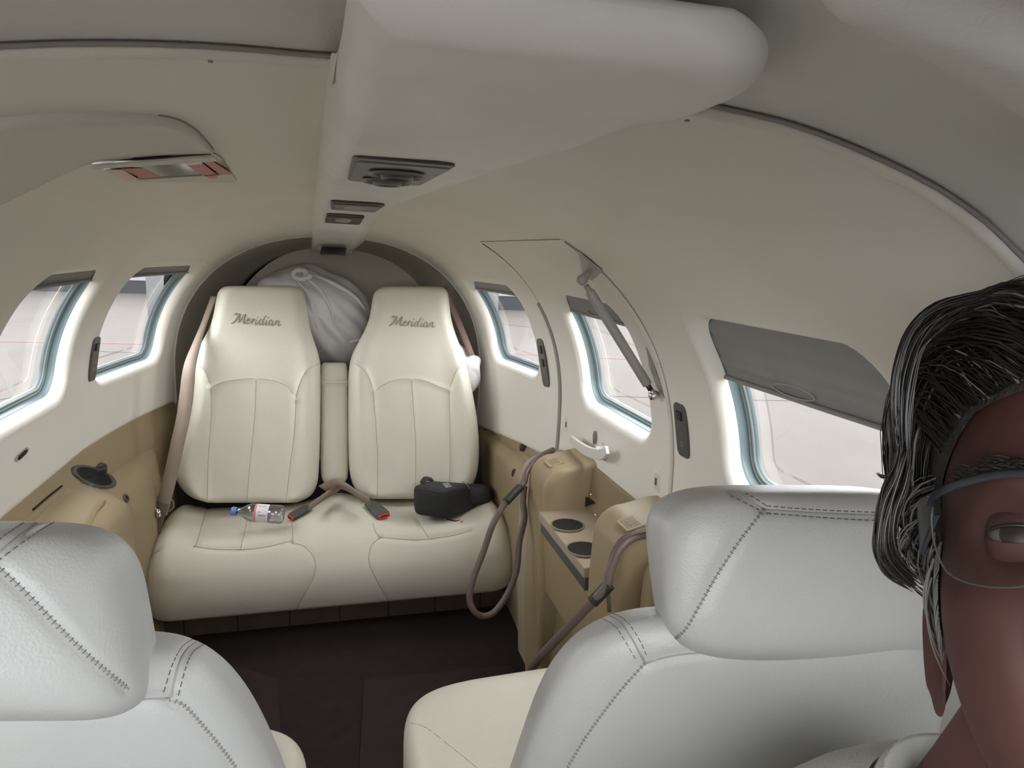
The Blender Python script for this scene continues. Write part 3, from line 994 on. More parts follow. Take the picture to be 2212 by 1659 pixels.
ll = lining('lower_lining', -1, prof_left, -.3, YA, 'tan'); tag(ll, kind='structure')
llB = bvh_of(ll)
# upright rounded corner post on the left by the bench
G = []
cc = empty('side_ledge'); tag(cc, 'tan left side ledge swelling up beside the bench', 'ledge')
rows = []
for z in np.linspace(0, 1, 16):
    zz = .0 + z * .50; row = []
    for t in np.linspace(0, 1, 18):
        y = 1.66 + .52 * t; a = sec_x(y, .56)
        bul = sin(pi * min(1, t * 1.0)) ** .7
        topk = 1 if z < .72 else sqrt(max(0, 1 - ((z - .72) / .28) ** 2))
        x = a + .012 - (.012 + (.085 - .03 * t) * bul * topk) - .03 * (1 - z) * bul * .6
        row.append((-x, y, zz))
    rows.append(row)
MB().grid(rows).build('moulding', 'tan', cc)
ccB = bvh_of([o for o in cc.children][0])


def left_pt(x, y, lift=.0):
    """nearest hit on the left tan mouldings"""
    q = [px_on(b, x, y, lift) for b in (llB, ccB)]; q = [k for k in q if k is not None]
    if not q: return at(x, y, 0, -.5), np.array((1., 0, 0))
    return min(q, key=lambda k: np.linalg.norm(k[0] - CPOS))


# cup holder in the left ledge
ch = empty('cup_holder'); tag(ch, 'black oval cup holder sunk in the tan left ledge', 'cup holder')
u1, u2 = np.array((.94, .34)), np.array((-.34, .94))


def drape_ring(k, lift):
    return [left_pt(*(np.array((202, 1030)) + u1 * 50 * k * cos(t) + u2 * 19 * k * sin(t)), lift)[0] for t in np.linspace(0, 2 * pi, 49)[:-1]]


MB().grid([drape_ring(1.04, -.001), drape_ring(1.02, .003), drape_ring(.97, .0045), drape_ring(.84, .004), drape_ring(.80, .001)], cv=True).build('rim', 'dkgrey', ch)
MB().grid([drape_ring(.82, .0015), drape_ring(.5, .0012), drape_ring(.03, .001)], cv=True).build('well_shade', 'hole', ch)  # flat black disc drawn for the shaded inside of the cup
kb = empty('knob'); tag(kb, 'short black round knob just behind the left cup holder', 'knob')
c, n2 = left_pt(213, 1007); n3 = np.array((.25, -.1, 1.)); n3 /= np.linalg.norm(n3); c = c - n3 * .007
revolve([(0.0, .011), (.015, .011), (.0185, .009), (.019, .003), (.020, .001), (.020, -.008)], c, n3, 28).build('dial', 'dark', kb)
revolve([(.0, .0116), (.008, .0116), (.0085, .0105)], c, n3, 20).build('dial_cap', 'dkgrey', kb)
# lidded compartment
lid = empty('armrest_lid'); tag(lid, 'tan flush lid of the left armrest compartment in front of the cup holder', 'lid')
qa, qb, qc_, qd = [np.array(p, float) for p in ((138, 1051), (224, 1084), (150, 1215), (30, 1140))]
G = []
for v in np.linspace(0, 1, 14):
    row = []
    for u in np.linspace(0, 1, 14):
        e_ = min(1, min(u, 1 - u, v, 1 - v) / .08)
        p = (qa * (1 - u) + qb * u) * (1 - v) + (qd * (1 - u) + qc_ * u) * v; row.append(left_pt(p[0], p[1], .001 + .003 * sqrt(1 - (1 - e_) ** 2))[0])
    G.append(row)
MB().grid(G).build('lid_plate', 'tan', lid)
MB().tube([left_pt(x, y, .0006)[0] for x, y in cr([(70, 1102), (105, 1072), (133, 1050)], 5)], .0022, 6).build('lid_gap', 'hole', lid)
MB().tube([left_pt(x, y, .0010)[0] for x, y in cr([(227, 1082), (222, 1092), (200, 1115), (182, 1134)], 5)], .0014, 6).build('lid_gap', 'tan_dark', lid)
# headset jack on the left
jk = empty('headset_jack'); tag(jk, 'small dark round socket in the tan left side panel', 'socket')
c, n = left_pt(272, 1076, .001)
revolve([(.011, -.004), (.011, .001), (.009, .0025), (.006, .0025), (.005, .0)], c, n, 20).build('bezel', 'dkgrey', jk)
revolve([(.0055, .0005), (0, .0005)], c, n, 14).build('bore', 'hole', jk)


# right-hand side: fore, door and aft pieces
def prof_right(y):
    zt = ztrim(y, 1); a = sec_x(y, zt)
    pts = [(a + .018, zt + .012), (a + .002, zt - .02), (a - .008, zt - .05)]
    pts += [(a - .010, zt - .09), (a - .02, .25), (a - .05, 0)]
    return pts


lr = lining('lower_lining', 1, prof_right, -.3, YA, 'tan'); tag(lr, kind='structure')


def ledge(name, y0, y1, depth, ztop, label, m='tan', side=1, zb=0.0, rr=.045, drop=.0, dep2=None, par_=None):
    """box-like moulding against the wall with a softly rounded top inner edge"""
    G = []; ny = 24
    for i in range(ny + 1):
        u = i / ny; y = y0 + (y1 - y0) * u; a = sec_x(y, .5) - .004
        e = qc(min(u, 1 - u) * (abs(y1 - y0)) / .022) if True else 1
        dd = depth if dep2 is None else depth + (dep2 - depth) * u
        xin = a - dd * (.88 + .12 * e); zt = ztop - drop * u - .012 * (1 - e)
        row = [(side * (a + .02), y, zt + .012)]
        row += [(side * (a - (a - xin - rr) * t), y, zt + .012 - .012 * t) for t in np.linspace(.1, 1, 5)]
        row += [(side * (xin + rr - rr * sin(t)), y, zt - rr + rr * cos(t)) for t in np.linspace(.2, pi / 2, 8)]
        row += [(side * (xin - .004), y, zt - rr - .08), (side * (xin - .0), y, zb + (zt - rr - zb) * .4), (side * (xin + .01), y, zb)]
        G.append(row)
    mb = MB().grid(G); L0 = list(range(len(G[0]))); k = ny * len(G[0])
    mb.f.append(tuple(L0)); mb.f.append(tuple(k + i for i in L0)[::-1])
    if par_ is not None: return par_, mb.build(name, m, par_)
    e_ = empty(name); tag(e_, label, 'ledge'); o = mb.build('moulding', m, e_)
    return e_, o


aft_e, aft_o = ledge('side_ledge', 1.70, 2.28, .085, .475, 'tan right side ledge with a rounded end between the bench and the door', dep2=.0)
dr = empty('stair_door'); tag(dr, 'tan lower stair door with two pillars and a two-cup tray between them', 'stair door')
p1e, p1o = ledge('pillar', 1.435, 1.575, .115, .600, None, rr=.055, par_=dr)
p2e, p2o = ledge('pillar', 1.015, 1.150, .115, .628, None, rr=.055, par_=dr)
fw_e, fw_o = ledge('side_ledge', .86, .992, .085, .60, 'tan armrest ledge on the right wall behind the right headrest', m='tan')
# gap ledge between aft ledge and pillar where the cable lies
mid_e, mid_o = ledge('rounded_end', 1.585, 1.70, .10, .56, None, m='tray', rr=.05, par_=aft_e)
for o_, pxc, in ((p1o, (1196, 998)), (p2o, (1362, 1130))):
    b = bvh_of(o_); q = px_on(b, *pxc)
    if q is None: continue
    c, n = q; ty = np.array((0, 1., 0)); ty -= n * (ty @ n); ty /= np.linalg.norm(ty); tx = np.cross(n, ty)
    lt = MB().box(c, (.024, .018, .0016), (ty, tx, n)).build('latch', 'tan', o_.parent, bevel=.004)
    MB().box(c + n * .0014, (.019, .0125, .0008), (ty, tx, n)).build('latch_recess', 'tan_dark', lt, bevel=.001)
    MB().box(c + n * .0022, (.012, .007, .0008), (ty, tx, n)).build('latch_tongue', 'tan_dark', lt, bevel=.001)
# front panel joining the two door pillars, tray with cup wells
x_in = .452


def slab(name, m, pts, d, parent, bev=.003): return MB().prism(pts, d).build(name, m, parent, bevel=bev)


slab('tray_top', 'tray', [(x_in - .012, 1.145, .500), (x_in - .012, 1.440, .500), (.565, 1.440, .502), (.565, 1.145, .502)], (0, 0, -.022), dr)
slab('tray_edge_strip', 'dkgrey', [(x_in - .006, 1.15, .478), (x_in - .006, 1.44, .478), (.47, 1.44, .478), (.47, 1.15, .478)], (0, 0, -.028), dr, .001)
slab('front_panel', 'tan', [(x_in, 1.15, .452), (x_in, 1.44, .452), (x_in + .012, 1.44, .30), (x_in + .012, 1.15, .30)], (.02, 0, 0), dr)
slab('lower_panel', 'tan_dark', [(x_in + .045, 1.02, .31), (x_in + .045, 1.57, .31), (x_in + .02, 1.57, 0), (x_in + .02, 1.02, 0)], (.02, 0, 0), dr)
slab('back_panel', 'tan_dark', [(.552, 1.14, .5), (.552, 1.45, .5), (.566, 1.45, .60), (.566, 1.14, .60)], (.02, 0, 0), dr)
for (px_, py_) in ((1226, 1134), (1262, 1186)):
    c = at(px_, py_, 2, .503); c[2] = .5030
    revolve([(.037, -.001), (.037, .001), (.034, .0015), (.033, .0)], c, (0, 0, 1), 36).build('cup_rim', 'tan_dark', dr)
    revolve([(.0335, .001), (.032, .0007), (.0, .0006)], c, (0, 0, 1), 36).build('cup_well_shade', 'hole', dr)  # flat disc, its black stands in for shade in the well
for (px_, py_) in ((1276, 1068), (1286, 1112), (1242, 1117)):
    c = at(px_, py_, 0, .548); revolve([(.004, 0), (.003, .002), (0, .0025)], c, (-1, 0, .3), 10).build('screw', 'chrome', dr)
slab('hinge_gap', 'hole', [at(1255, 1066, 0, .550), at(1250, 1100, 0, .550), at(1283, 1086, 0, .550)], (.002, 0, 0), dr, 0)

# headset jack on the aft right ledge and knob on its top
jk = empty('headset_jack'); tag(jk, 'small dark round socket in the right ledge below the door edge', 'socket')
b = bvh_of(mid_o); q = px_on(b, 1109, 1021)
if q is None: q = px_on(bvh_of(aft_o), 1109, 1021)
if q is None: q = (at(1109, 1021, 0, .46), np.array((-1., 0, 0)))
revolve([(.012, -.004), (.012, .001), (.010, .0025), (.006, .0025), (.005, .0)], q[0], q[1], 20).build('bezel', 'dark', jk)
revolve([(.0055, .0005), (0, .0005)], q[0], q[1], 14).build('bore', 'hole', jk)
kb = empty('knob'); tag(kb, 'short black round knob on the right ledge under the door edge', 'knob')
q = px_on(bvh_of(aft_o), 1133, 972) or (at(1133, 972, 2, .50), None)
revolve([(0.0, .018), (.012, .018), (.0145, .015), (.015, .004), (.016, -.01)], q[0], (-.1, -.1, 1), 28).build('dial', 'dark', kb)
revolve([(.0, .0185), (.006, .0185), (.0065, .0175)], q[0], (-.1, -.1, 1), 20).build('dial_cap', 'dkgrey', kb)

# ---- door handrail cables


def cable(label, pts, grip, r=.0075):
    e = empty('handrail_cable'); tag(e, label, 'cable')
    P = cr([at(x, y, 1, Y) for x, y, Y in pts], 8)
    MB().tube(P, r, 12).build('sheath', 'hose', e)
    Q = cr([at(x, y, 1, Y) for x, y, Y in grip], 6)
    MB().tube(Q, r * 1.35, 14).build('grip_sleeve', 'grip', e)
    return e


cable('brown hanging door cable looped in front of the bench end', [(1195, 972, 1.66), (1160, 990, 1.60), (1138, 1020, 1.565), (1130, 1045, 1.55), (1095, 1082, 1.52), (1066, 1130, 1.50), (1045, 1190, 1.49), (1024, 1245, 1.48), (1014, 1290, 1.47), (1024, 1320, 1.46), (1045, 1331, 1.46), (1070, 1320, 1.46), (1098, 1280, 1.47), (1116, 1230, 1.48), (1122, 1170, 1.50), (1133, 1120, 1.53), (1130, 1085, 1.55), (1133, 1050, 1.56)], [(1124, 1052, 1.545), (1110, 1066, 1.53), (1093, 1084, 1.515)])
cable('brown taut door cable running down past the right seat back', [(1415, 1150, 1.02), (1370, 1160, 1.00), (1335, 1190, .985), (1318, 1235, .975), (1310, 1265, .97), (1280, 1300, .975), (1230, 1353, 1.01), (1180, 1405, 1.05), (1152, 1440, 1.08), (1140, 1465, 1.10), (1133, 1492, 1.10), (1131, 1520, 1.10)], [(1317, 1262, .97), (1300, 1280, .973), (1279, 1301, .975)])
# inner piping beside pillar two
e = empty('door_edge_piping'); tag(e, 'brown piping bent along the front door pillar', 'piping')
MB().tube(cr([at(x, y, 1, .996) for x, y in ((1415, 1143), (1370, 1152), (1340, 1168), (1322, 1200), (1314, 1250), (1316, 1320))], 6), .004, 8).build('piping_cord', 'hose', e)

# ------------------------------------------------------------------ rear bench
bench = empty('rear_bench'); tag(bench, 'cream leather rear bench seat with two high backrests', 'bench')
# cushion: rounded profile swept across
prof = cr([(2.25, .262), (2.16, .285), (2.05, .292), (1.96, .290), (1.895, .268), (1.852, .225), (1.835, .170), (1.842, .115), (1.865, .085), (1.95, .080), (2.2, .08)], 11)
G = []
NX = 190
for i in range(NX + 1):
    u = -1 + 2 * i / NX; x = .515 * u
    e = min(1, (1 - abs(u)) * .515 / .085); s = sqrt(max(0, 1 - (1 - e) ** 2.2)); s = max(s, .0)
    row = []
    for (y, z) in prof:
        cy, cz = 2.06, .17
        # middle hump and slightly dished seats
        hump = .026 * exp(-((x + .005) / .075) ** 2) * max(0, min(1, (y - 1.86) / .12)) * (1 if z > .2 else 0)
        hump += .016 * exp(-((abs(x) - .46) / .045) ** 2) * (1 if z > .2 else 0)
        hump -= .014 * exp(-((abs(x) - .26) / .13) ** 4) * exp(-((y - 2.06) / .10) ** 2) * (1 if z > .2 else 0)
        hump += .010 * exp(-((abs(x) - .27) / .15) ** 4) * exp(-((y - 1.90) / .04) ** 2) * (1 if z > .2 else 0)
        k = .30 + .70 * s if True else s
        yy = cy + (y - cy) * (.72 + .28 * s); zz = cz + (z - cz) * (.42 + .58 * s)
        row.append((x + 0.003, yy, zz + hump * s))
    G.append(row)
mb = MB().grid(G); k = NX * len(prof); mb.f.append(tuple(range(len(prof)))); mb.f.append(tuple(k + i for i in range(len(prof)))[::-1])
cush = mb.build('cushion', 'cream', bench)
for sp in ([(455, 1085), (447, 1100), (440, 1122)], [(440, 1122), (425, 1172), (418, 1180)], [(418, 1180), (480, 1187), (560, 1184), (630, 1168)],
           [(535, 1120), (528, 1150), (520, 1186)], [(630, 1118), (632, 1145), (632, 1174)],
           [(632, 1172), (660, 1182), (680, 1210), (678, 1245), (660, 1280), (643, 1310), (635, 1335)],
           [(805, 1130), (812, 1150), (822, 1160)], [(822, 1160), (802, 1180), (797, 1212), (812, 1250), (832, 1285), (840, 1298)],
           [(900, 1120), (915, 1145), (925, 1160)], [(822, 1160), (900, 1166), (975, 1157), (1020, 1145)], [(300, 1230), (320, 1205), (345, 1188)]):
    seam(cush, sp, bench, .0011, 'seam', .0035, .007)
# carpet-covered kick panel
kick = MB().box((0.01, 1.945, .042), (.49, .012, .046)).build('kick_panel', 'kick', bench, bevel=.002)
for i in range(7):
    MB().box((-.42 + i * .14, 1.932, .042), (.0012, .0012, .040)).build('panel_joint', 'hole', bench)

# backrests
PB = (0, 2.13, .28); NB = np.array((0, -.965, .262)); NB /= np.linalg.norm(NB)
KB = .0


def back_cushion(rows_px, name, parent, label=None, th=.045, nu=76, nv=150, bulge=.0, wing=None, m='cream', plane=PB):
    tab = [(r[0], r[1], r[2]) for r in rows_px]
    y0, y1 = tab[0][0], tab[-1][0]; vs = np.linspace(0, 1, nv + 1)
    us = (1 - np.cos(np.linspace(0, pi, nu + 1))) / 2; us = us * .7 + np.linspace(0, 1, nu + 1) * .3
    # smooth the outline
    yy = y0 + (y1 - y0) * ((1 - np.cos(vs * pi)) / 2 * .6 + vs * .4)
    Ls = np.interp(yy, [t[0] for t in tab], [t[1] for t in tab]); Rs = np.interp(yy, [t[0] for t in tab], [t[2] for t in tab])
    ker = np.ones(7) / 7
    for _ in range(2):
        Ls[4:-4] = np.convolve(Ls, ker, 'same')[4:-4]; Rs[4:-4] = np.convolve(Rs, ker, 'same')[4:-4]
    Gf, Gb = [], []
    pc = [at_plane(Ls[0], yy[0], plane, NB), at_plane(Ls[-1], yy[-1], plane, NB)]
    Htot = np.linalg.norm(pc[1] - pc[0])
    for j, v in enumerate(vs):
        a = at_plane(Ls[j], yy[j], plane, NB); b = at_plane(Rs[j], yy[j], plane, NB); w = np.linalg.norm(b - a); rf, rb = [], []
        for u in us:
            p = a + (b - a) * u
            dv = min(v, 1 - v) * Htot; du = min(u, 1 - u) * w
            f = qc(du / .045) ** .9 * qc(dv / .05) ** .9
            q = th * f + bulge * (1 - (2 * u - 1) ** 2) * f
            if wing is not None: q += wing(u, v) * f
            rf.append(p + NB * q); rb.append(p - NB * (.05 * qc(du / .03) * qc(dv / .03)))
        Gf.append(rf); Gb.append(rb)
    mb = MB().grid(Gf).grid(Gb, flip=True)
    o = mb.build(name, m, parent)
    return o


def wing_f(u, v):
    # side bolsters stand proud below the shoulder, lumbar panel gently domed
    ss = lambda a: max(0, min(1, a)) ** 2 * (3 - 2 * max(0, min(1, a)))
    top = -.010 * exp(-((u - .5) / .35) ** 2) * (1 - ss((v - .20) / .25)) * ss(v / .15)
    w = .014 * (exp(-((u - .09) / .10) ** 2) + exp(-((u - .91) / .10) ** 2))
    return top + w * ss((v - .28) / .16)


LB = [(619, 490, 640), (622, 481, 649), (630, 472, 656), (650, 467, 661), (680, 462, 665), (705, 455, 669), (730, 443, 676), (752, 429, 684), (770, 419, 690), (785, 417, 692), (820, 420, 693), (860, 419, 693), (900, 411, 692), (930, 400, 692), (960, 388, 691), (990, 380, 690), (1015, 378, 689), (1040, 383, 687), (1060, 397, 680), (1075, 415, 668), (1086, 450, 640)]
RB = [(620, 832, 950), (623, 818, 960), (632, 808, 967), (655, 803, 970), (685, 799, 973), (710, 790, 979), (735, 777, 988), (755, 765, 996), (775, 757, 1003), (790, 754, 1007), (820, 752, 1014), (860, 752, 1022), (900, 752, 1029), (940, 752, 1033), (980, 753, 1034), (1010, 754, 1032), (1035, 758, 1026), (1055, 766, 1016), (1068, 778, 1002), (1078, 805, 980)]
seamsL = [[(419, 783), (442, 800), (456, 838)], [(455, 839), (480, 826), (515, 820), (553, 818), (592, 823), (622, 836), (638, 862)], [(692, 785), (662, 802), (645, 835), (639, 864)],
          [(455, 839), (456, 900), (450, 990), (447, 1081)], [(639, 864), (636, 930), (626, 1010), (618, 1082)], [(553, 819), (550, 900), (540, 1000), (533, 1084)]]
seamsR = [[(764, 785), (790, 803), (806, 842)], [(808, 850), (822, 835), (850, 822), (882, 819), (915, 822), (950, 836), (970, 842)], [(1007, 783), (987, 800), (971, 841)],
          [(806, 842), (812, 920), (816, 1000), (814, 1071)], [(970, 842), (972, 920), (972, 1010), (968, 1066)], [(889, 820), (893, 880), (898, 960), (897, 1075)]]

# hand-lettered script, drawn as strokes in a unit system (x right, y up)
SCRIPT = [
    [(0, .0), (.28, .25), (.55, .85), (.62, 1.0), (.60, .70), (.66, .15)], [(.66, .15), (.95, .70), (1.12, 1.0), (1.08, .65), (1.10, .22), (1.20, .10), (1.34, .22)],
    [(1.34, .22), (1.52, .38), (1.62, .52), (1.52, .60), (1.40, .42), (1.42, .12), (1.56, .08), (1.74, .22)],
    [(1.74, .22), (1.90, .58), (1.92, .50), (1.86, .08)], [(1.88, .30), (2.02, .55), (2.14, .55)],
    [(2.26, .55), (2.20, .12), (2.30, .08), (2.44, .22)], [(2.30, .78), (2.34, .84)],
    [(2.84, .52), (2.66, .58), (2.52, .34), (2.56, .08), (2.72, .10), (2.86, .42)], [(3.06, 1.05), (2.90, .55), (2.84, .14), (2.94, .06), (3.08, .22)],
    [(3.22, .55), (3.16, .12), (3.26, .08), (3.38, .22)], [(3.26, .78), (3.30, .84)],
    [(3.76, .52), (3.58, .58), (3.44, .34), (3.48, .08), (3.62, .10), (3.78, .50)], [(3.78, .50), (3.74, .12), (3.84, .06), (3.96, .22)],
    [(4.08, .56), (4.02, .08)], [(4.04, .22), (4.20, .54), (4.34, .52), (4.32, .12), (4.42, .06), (4.60, .20)], [(.10, .92), (.32, 1.02), (.50, .94)]]


def lettering(o, x0, y0, x1, y1, hgt, parent):
    b = bvh_of(o); mb = MB()
    for s_ in SCRIPT:
        P = cr(s_, 6); out = []
        for p in P:
            u = p[0] / 4.6; X = x0 + (x1 - x0) * u + p[1] * hgt * .18; Y = y0 + (y1 - y0) * u - p[1] * hgt
            q = px_on(b, X, Y, .0006)
            if q is not None: out.append(q[0])
        if len(out) > 2:
            n = len(out); rr = [(.0021 if s_[0][0] < 1.2 else .0016) * 1.35 * (.55 + .45 * sin(pi * (i + .5) / n)) for i in range(n)]
            mb.tube(out, rr, 6, flat=1.0)
    return mb.build('embroidered_lettering', 'text', parent)


bkL = back_cushion(LB, 'backrest', bench, wing=wing_f); tag(bkL, 'left backrest')
bkR = back_cushion(RB, 'backrest', bench, wing=wing_f); tag(bkR, 'right backrest')
for s_ in seamsL: seam(bkL, s_, bkL, .0010, 'seam', .0034 if s_ is not seamsL[5] else .0015, .0075)
for s_ in seamsR: seam(bkR, s_, bkR, .0010, 'seam', .0034 if s_ is not seamsR[5] else .0015, .0075)
lettering(bkL, 499, 699, 606, 705, 21, bkL)
lettering(bkR, 841, 704, 940, 708, 20, bkR)
MA = [(783, 699, 744), (786, 695, 748), (795, 692, 751), (820, 691, 752), (828, 692, 751), (850, 692, 752), (930, 692, 753), (1000, 692, 753), (1025, 693, 752), (1038, 696, 749), (1045, 702, 742)]
ma = back_cushion(MA, 'centre_armrest', bench, th=.030, nu=34, nv=90, plane=(0, 2.145, .28))
seam(ma, [(690, 826), (700, 829), (722, 828), (745, 829), (753, 827)], ma, .0009, 'seam', .006, .006)
seam(ma, [(693, 820), (722, 822), (752, 820)], ma, .0006, 'seam', .001, .005)
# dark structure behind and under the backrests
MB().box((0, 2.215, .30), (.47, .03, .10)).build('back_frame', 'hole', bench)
# chrome recline knob and ring at left rear
MB().tube([at(363 + 12 * cos(t), 1090 + 14 * sin(t), 1, 2.0) for t in np.linspace(0, 2 * pi, 25)[:-1]], .0022, 6, closed=True).build('release_ring', 'belt', bench)

# ------------------------------------------------------------------ seat belts


def ribbon(P, w, wdir, th=.0012, sm_=6):
    P = cr(P, sm_); G = []
    for i, p in enumerate(P):
        t = P[min(i + 1, len(P) - 1)] - P[max(0, i - 1)]; t /= np.linalg.norm(t)
        wd_ = wdir(i / (len(P) - 1)) if callable(wdir) else wdir
        s_ = np.array(wd_, float); s_ -= t * (s_ @ t); s_ /= np.linalg.norm(s_); n = np.cross(t, s_)
        ww = w(i / (len(P) - 1)) if callable(w) else w
        G.append([p + s_ * ww + n * th, p - s_ * ww + n * th, p - s_ * ww - n * th, p + s_ * ww - n * th])
    mb = MB().grid(G, cv=True); mb.f += [(0, 1, 2, 3), tuple(len(mb.v) - 4 + k for k in range(4))]
    return mb


sb = empty('seat_belt'); tag(sb, 'tan shoulder belt hanging beside the left rear backrest', 'seat belt')
belt_px = [(462, 640, 2.31), (444, 690, 2.27), (424, 745, 2.18), (410, 790, 2.10), (404, 840, 2.08), (396, 900, 2.06), (383, 960, 2.04), (370, 1020, 2.02), (356, 1075, 2.0), (346, 1110, 1.99)]
ribbon([at(x, y, 1, Y) for x, y, Y in belt_px], lambda t: .010 + .0115 * max(0, min(1, (t - .15) / .25)), (1, -.55, .0), .0012).build('webbing', 'belt', sb)
pb = at(338, 1118, 1, 1.98)
ribbon([at(352, 1085, 1, 1.985), at(345, 1105, 1, 1.98), at(338, 1130, 1, 1.975), at(330, 1160, 1, 1.97)], .016, (1, -.3, .2), .002).build('anchor_strap', 'belt_dark', sb)
MB().box(at(332, 1108, 1, 1.97), (.008, .004, .016)).build('anchor_plate', 'chrome', sb, bevel=.002)
MB().tube([at(325, 1110, 1, 1.965), at(318, 1150, 1, 1.96), at(305, 1200, 1, 1.95)], .006, 8).build('anchor_cable', 'belt_dark', sb)
MB().tube([at(340, 1100, 1, 1.965), at(343, 1116, 1, 1.962)], .007, 12).build('anchor_bolt', 'chrome', sb)
sb2 = empty('seat_belt'); tag(sb2, 'dark brown shoulder belt slanting behind the right rear backrest', 'seat belt')
ribbon([at(x, y, 1, Y) for x, y, Y in ((960, 622, 2.30), (975, 660, 2.32), (992, 700, 2.30), (1008, 740, 2.26), (1018, 768, 2.24))], .012, (1, .3, 0)).build('webbing', 'belt_dark', sb2)
# lap belts with buckles in the middle
cB = bvh_of(cush)


def on_cush(x, y, lift):
    q = px_on(cB, x, y); return q[0] + np.array((0, 0, lift)) if q is not None else at(x, y, 1, 2.0)


def buckle(label, path, w, wd_, p_in, p_out, hw, name='buckle_belt'):
    e = empty(name); tag(e, label, 'seat belt')
    ribbon(path, w, wd_, .0012).build('webbing', 'belt', e)
    a, b_ = np.array(p_in), np.array(p_out); d = b_ - a; L = np.linalg.norm(d); d /= L; up = np.array((0, -.35, 1.)); up -= d * (up @ d); up /= np.linalg.norm(up); s_ = np.cross(d, up)
    G = []
    for t, k, hh in ((0, .80, .55), (.15, .88, .8), (.6, 1.0, 1.0), (.93, 1.0, 1.0), (1.0, .95, .9)):
        c = a + d * L * t; G.append([c + s_ * hw * k + up * .0075 * hh, c - s_ * hw * k + up * .0075 * hh, c - s_ * hw * k - up * .0075 * hh, c + s_ * hw * k - up * .0075 * hh])
    mb = MB().grid(G, cv=True); mb.f += [(0, 1, 2, 3), tuple(len(mb.v) - 4 + k for k in range(4))]
    mb.build('buckle', 'dkgrey', e, bevel=.002)
    MB().box(b_ + d * .001, (hw * .86, .003, .006), (s_, d, up)).build('release_button', 'red', e, bevel=.001)
    MB().box(b_ + d * .0045 + up * .003, (hw * .5, .0006, .0016), (s_, d, up)).build('tongue_slot', 'hole', e)
    return e


buckle('left buckle on the bench, its red button turned toward the bottle', [at(735, 1052, 1, 2.10), at(708, 1068, 1, 2.04), at(690, 1080, 1, 2.0), at(668, 1096, 1, 1.96)], .013, (0, -.6, 1), on_cush(668, 1104, .013), on_cush(629, 1126, .011), .014)
buckle('right buckle on the bench, flat black body on a folded tan strap', [at(700, 1058, 1, 2.12), at(728, 1046, 1, 2.08), at(752, 1054, 1, 2.03), at(775, 1070, 1, 1.99), at(800, 1084, 1, 1.96)], .022, (-.3, -.6, 1), on_cush(798, 1096, .014), on_cush(829, 1122, .010), .021)

# ------------------------------------------------------------------ bottle
bt_e = empty('water_bottle'); tag(bt_e, 'small clear plastic bottle with blue cap and pale label lying on the bench', 'bottle')
A = on_cush(500, 1114, .030); B_ = on_cush(615, 1124, .033); A[1] = 1.955; B_[1] = 1.945
A = at(500, 1104, 1, 1.965); B_ = at(614, 1112, 1, 1.945); d = B_ - A; L_ = np.linalg.norm(d); d /= L_
S = L_ / .155
pr = [(0.0, .0), (.0125, .0), (.0125, .012), (.0115, .014), (.011, .022), (.014, .030), (.022, .045), (.0275, .056), (.028, .062)]
body = [(.0110, .014), (.0115, .024), (.015, .032), (.022, .044), (.0275, .056), (.0285, .064), (.0270, .068), (.0270, .112), (.0285, .116), (.0285, .128), (.0270, .131), (.0285, .134), (.0285, .146), (.0245, .153), (.012, .155), (.0, .149)]
revolve([(r * S, h * S) for r, h in body], A, d, 36).build('bottle_body', 'pet', bt_e)
revolve([(0, 0), (.0120 * S, 0), (.0135 * S, .002 * S), (.0135 * S, .014 * S), (.0125 * S, .0155 * S), (.0115 * S, .0155 * S)], A, d, 30).build('cap', 'cap', bt_e)
revolve([(.0274 * S, .070 * S), (.0276 * S, .071 * S), (.0276 * S, .110 * S), (.0274 * S, .111 * S)], A, d, 36).build('label', 'label', bt_e)
revolve([(.0279 * S, .0705 * S), (.0279 * S, .076 * S)], A, d, 36).build('label_band', 'labelred', bt_e)
mb = MB(); up = np.array((0, -.8, .6)); up -= d * (up @ d); up /= np.linalg.norm(up); sd_ = np.cross(d, up)
for row, (t0, t1, ang) in enumerate(((.084, .104, .5), (.080, .090, -.55), (.093, .103, -.55), (.083, .090, .15))):
    nn = up * cos(ang) + sd_ * sin(ang)
    mb.box(A + d * (t0 + t1) / 2 * S + nn * .0278 * S, ((t1 - t0) / 2 * S, .0010 if row else .0018, .0003), (d, np.cross(d, nn), nn))
mb.build('label_print', 'printed', bt_e)

# ------------------------------------------------------------------ black pouch on the bench
pc_ = empty('waist_pouch'); tag(pc_, 'black zipped nylon waist pouch on the right end of the bench', 'pouch')
c0 = on_cush(950, 1125, 0)
F0 = 1.93


def PP(x, y, Y): return at(x, y, 1, Y)


c8 = [PP(893, 1116, 1.93), PP(888, 1048, 1.96), PP(903, 1090, 2.06), PP(918, 1036, 2.06), PP(973, 1126, 1.92), PP(965, 1058, 1.93), PP(1052, 1092, 2.05), PP(1030, 1042, 2.06)]
po = rbox(c8, 6.0, 20).build('pouch_body', 'bagcloth', pc_)
c8 = [PP(1000, 1100, 2.0), PP(1000, 1052, 2.02), PP(1010, 1085, 2.12), PP(1015, 1040, 2.12), PP(1058, 1090, 2.0), PP(1052, 1056, 2.02), PP(1075, 1075, 2.12), PP(1062, 1045, 2.12)]
rbox(c8, 4.0, 10).build('hip_wing', 'bagcloth', pc_)
seam(po, [(892, 1058), (925, 1060), (962, 1066), (1000, 1060)], pc_, .0014, 'grip', .001, .004, name='zip')
seam(po, [(906, 1066), (906, 1112)], pc_, .0010, 'grip', .001, .004, name='piping', smoothit=False) if False else None
b = bvh_of(po); q = [px_on(b, *p, .0008) for p in ((955, 1045), (968, 1043), (977, 1052), (963, 1055))]
if all(k is not None for k in q): MB().prism([k[0] for k in q], (0, 0, .001)).build('tag', 'tag', pc_)
